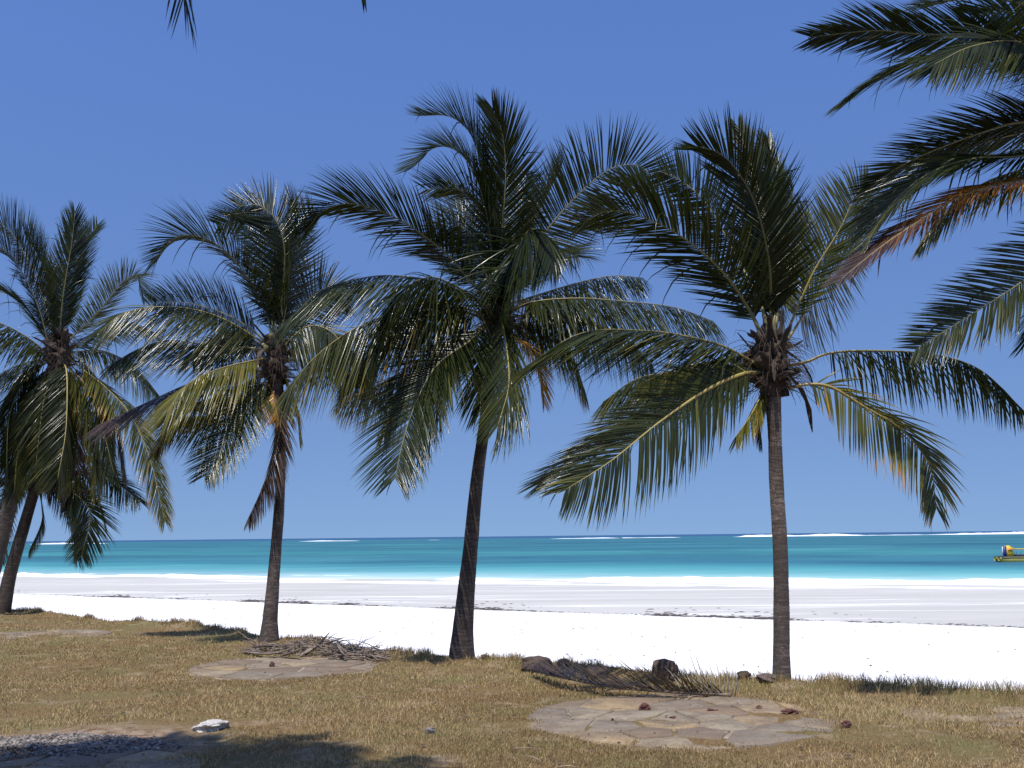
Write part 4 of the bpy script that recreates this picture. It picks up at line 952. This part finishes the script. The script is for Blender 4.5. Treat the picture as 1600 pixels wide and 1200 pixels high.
# dead grass, leaves and twigs strewn over the lawn
n = 700; Y = r.uniform(8.5, 26, n); X = r.uniform(-.52, .52, n) * Y; k = edge_y(X) - Y > .1; X, Y = X[k], Y[k]
tag(litter('leaf_litter', np.stack([X, Y, lawn_z(X, Y) + .035], 1), r.uniform(.006, .022, len(X)), M_DARKLEAF, 9, .5, 1.3), kind='stuff')
m = MB()
for k in range(70):
    Y_ = r.uniform(9, 17); X_ = r.uniform(-.5, .5) * Y_
    if float(edge_y(X_)) - Y_ < .3: continue
    a = r.uniform(0, 6.28); l = r.uniform(.08, .3); z = float(lawn_z(X_, Y_)) + .045; d = np.array([math.cos(a), math.sin(a), 0]) * l
    b0 = np.array([X_, Y_, z]); m.tube([b0, b0 + d * .5 + (0, 0, .012), b0 + d], [.006, .005, .003], 4)
tag(m.build('dead_twigs', simple('dead_twig', (.30, .23, .16), .9, 10, .4)), kind='stuff')

# ------------------------------------------------------------------ ash heap, bottom left
m = MB(); r = np.random.default_rng(31)
c0 = on_z(95, 1168)
pts = []; sz = []
for k in range(30000):
    a = r.uniform(0, 6.28); q = math.sqrt(r.uniform(0, 1)) * (1 + .25 * math.sin(a * 3 + 1)); x = c0[0] + math.cos(a) * q * 1.3; y = c0[1] + math.sin(a) * q * .72 + .25 * (x - c0[0]) * -.2
    if float(fbm(x * 2.2, y * 2.2, 55, 3)) < -.62 + .5 * (q - .6): continue
    if r.uniform() < q ** 2 * .8 + .55 * max(0, float(fbm(x * 5, y * 5, 77, 3)) + .15): continue
    hh = .055 * max(0, 1 - q ** 2) * (1 + .8 * float(fbm(x * 3, y * 3, 8, 3)))
    pts.append((x, y, float(lawn_z(x, y)) + .012 + hh)); sz.append(r.uniform(.0025, .011) * (1 + 3.0 * (r.uniform() < .04)))
def ash_material():
    m_, n, b, out = mat('grey_ash')
    c = ramp(n, noise(n, 22, 5, .7, objc(n)), [(.36, (.02, .016, .014)), (.47, (.14, .12, .10)), (.60, (.31, .27, .235)), (.75, (.50, .41, .34))])
    n.links.new(c, b.inputs['Base Color']); b.inputs['Roughness'].default_value = 1; return m_
o = litter('ash_heap', np.array(pts), sz, ash_material(), 32, .7, 1.2); tag(o, kind='stuff')

# ------------------------------------------------------------------ yellow boat at anchor
def boat():
    M_Y = simple('yellow_boat_paint', (.62, .40, .02), .45, 3, .12); M_B = simple('blue_boat_paint', (.03, .035, .19), .45, 3, .1)
    M_O = simple('olive_hull_paint', (.33, .30, .07), .5, 3, .15); M_D = simple('dark_deck', (.03, .035, .06), .7, 3, .2); M_OR = simple('orange_buoy', (.75, .22, .03), .5, 3, .1)
    M_P = simple('teal_boat_pipe', (.06, .16, .25), .5, 3, .1); M_W = simple('white_boat_trim', (.75, .75, .72), .5, 3, .05)
    p = on_z(1561, 878.5, SEA); Yb = p[1]; s = Yb / F       # metres per pixel
    root = empty('glass_bottom_boat', (p[0], p[1], SEA)); tag(root, 'yellow and blue flat excursion boat anchored at the right edge of the sea', 'boat')
    L = 8.5; hh = 8.0 * s
    def hull(y0):
        n = 16; X = np.linspace(0, L, n); prof = [(-1, 1), (-.95, .45), (-.55, 0), (.55, 0), (.95, .45), (1, 1)]
        wd = .42 * np.interp(X / L, [0, .03, .2, .85, 1], [.85, .95, 1, 1, .9]); zb = np.interp(X / L, [0, .05, .14, 1], [hh * .22, .0, -.18, -.18])
        V = np.stack([np.stack([X - (.0 if v else 0) , y0 + wd * u, zb + (hh - zb) * v], 1) for u, v in prof], 1).reshape(-1, 3); k = len(prof); q = []
        for i in range(n - 1):
            for j in range(k - 1): q.append((i * k + j, i * k + j + 1, (i + 1) * k + j + 1, (i + 1) * k + j))
            q.append((i * k + k - 1, i * k, (i + 1) * k, (i + 1) * k + k - 1))
        q += [(0, 1, 4, 5), (1, 2, 3, 4), ((n - 1) * k, (n - 1) * k + 1, (n - 1) * k + 4, (n - 1) * k + 5)]
        m = MB(); m.add(V, q); h = m.build('hull', M_O, root)
        st = MB(); st.box((L / 2 + .1, y0 - .44, hh * .86), (L - .3, .03, hh * .16)); st.build('rub_rail', M_D, h)
    hull(0); hull(1.2)
    m = MB(); m.box((L / 2 + .05, .6, hh + .04), (L - .3, 2.0, .08)); m.build('deck', M_D, root)
    z0 = hh + .08; top = z0 + 16.5 * s
    # blue bow panel, white edged
    m = MB(); m.box((.57, -.05, (z0 + top - .15) / 2), (.07, .12, top - z0 - .15)); w_ = m.build('panel_edge', M_W, root)
    m = MB(); m.box((.81, -.05, (z0 + top - .1) / 2), (.40, .44, top - z0 - .1)); m.build('blue_panel', M_B, root)
    # yellow cabin box with a sloping back
    P2 = [(1.02, z0), (2.05, z0), (1.85, z0 + .75), (1.80, top - .25), (1.45, top), (1.02, top - .06)]
    V = [(x, y, z) for y in (-.25, .5) for x, z in P2]; n = 6
    q = [(i, (i + 1) % n, n + (i + 1) % n, n + i) for i in range(n)]; V += [(1.4, -.25, z0 + .7), (1.4, .5, z0 + .7)]
    t = [(i, 12, (i + 1) % n) for i in range(n)] + [(n + i, n + (i + 1) % n, 13) for i in range(n)]
    m = MB(); m.add(V, q, t); cab = m.build('cabin', M_Y, root)
    m = MB(); a = np.linspace(0, math.pi, 9); Pp = [(1.25 + .42 * (1 - math.cos(x)) / 2 * 1.3, -.32, z0 + .78 + .17 * math.sin(x)) for x in a]; m.tube(Pp, [.06, .09, .11, .12, .12, .12, .11, .09, .06], 8); m.build('life_ring', M_OR, cab)
    # side benches, pipes and canopy
    m = MB(); m.box((5.2, -.15, z0 + .12), (5.9, .5, .24)); m.build('bench', M_D, root)
    m = MB(); m.box((5.2, 1.3, z0 + .12), (5.9, .5, .24)); m.build('bench', M_D, root)
    for x in (2.35, 2.9, 4.4, 6.1, 7.9):
        for y in (-.3, 1.5):
            m = MB(); m.tube([(x, y, z0), (x, y, top - .45)], [.035, .035], 6); m.build('post', M_P, root)
    for y in (-.3, 1.5):
        m = MB(); m.tube([(1.75, y, top - .35), (2.3, y, top - .5), (4, y, top - .5), (8.1, y, top - .5)], [.06, .06, .06, .06], 6); m.build('rail', M_Y, root)
    m = MB(); m.tube([(.12, -.2, hh), (.15, -.2, hh + .22)], [.05, .05], 6); m.build('bollard', M_B, root)
boat()
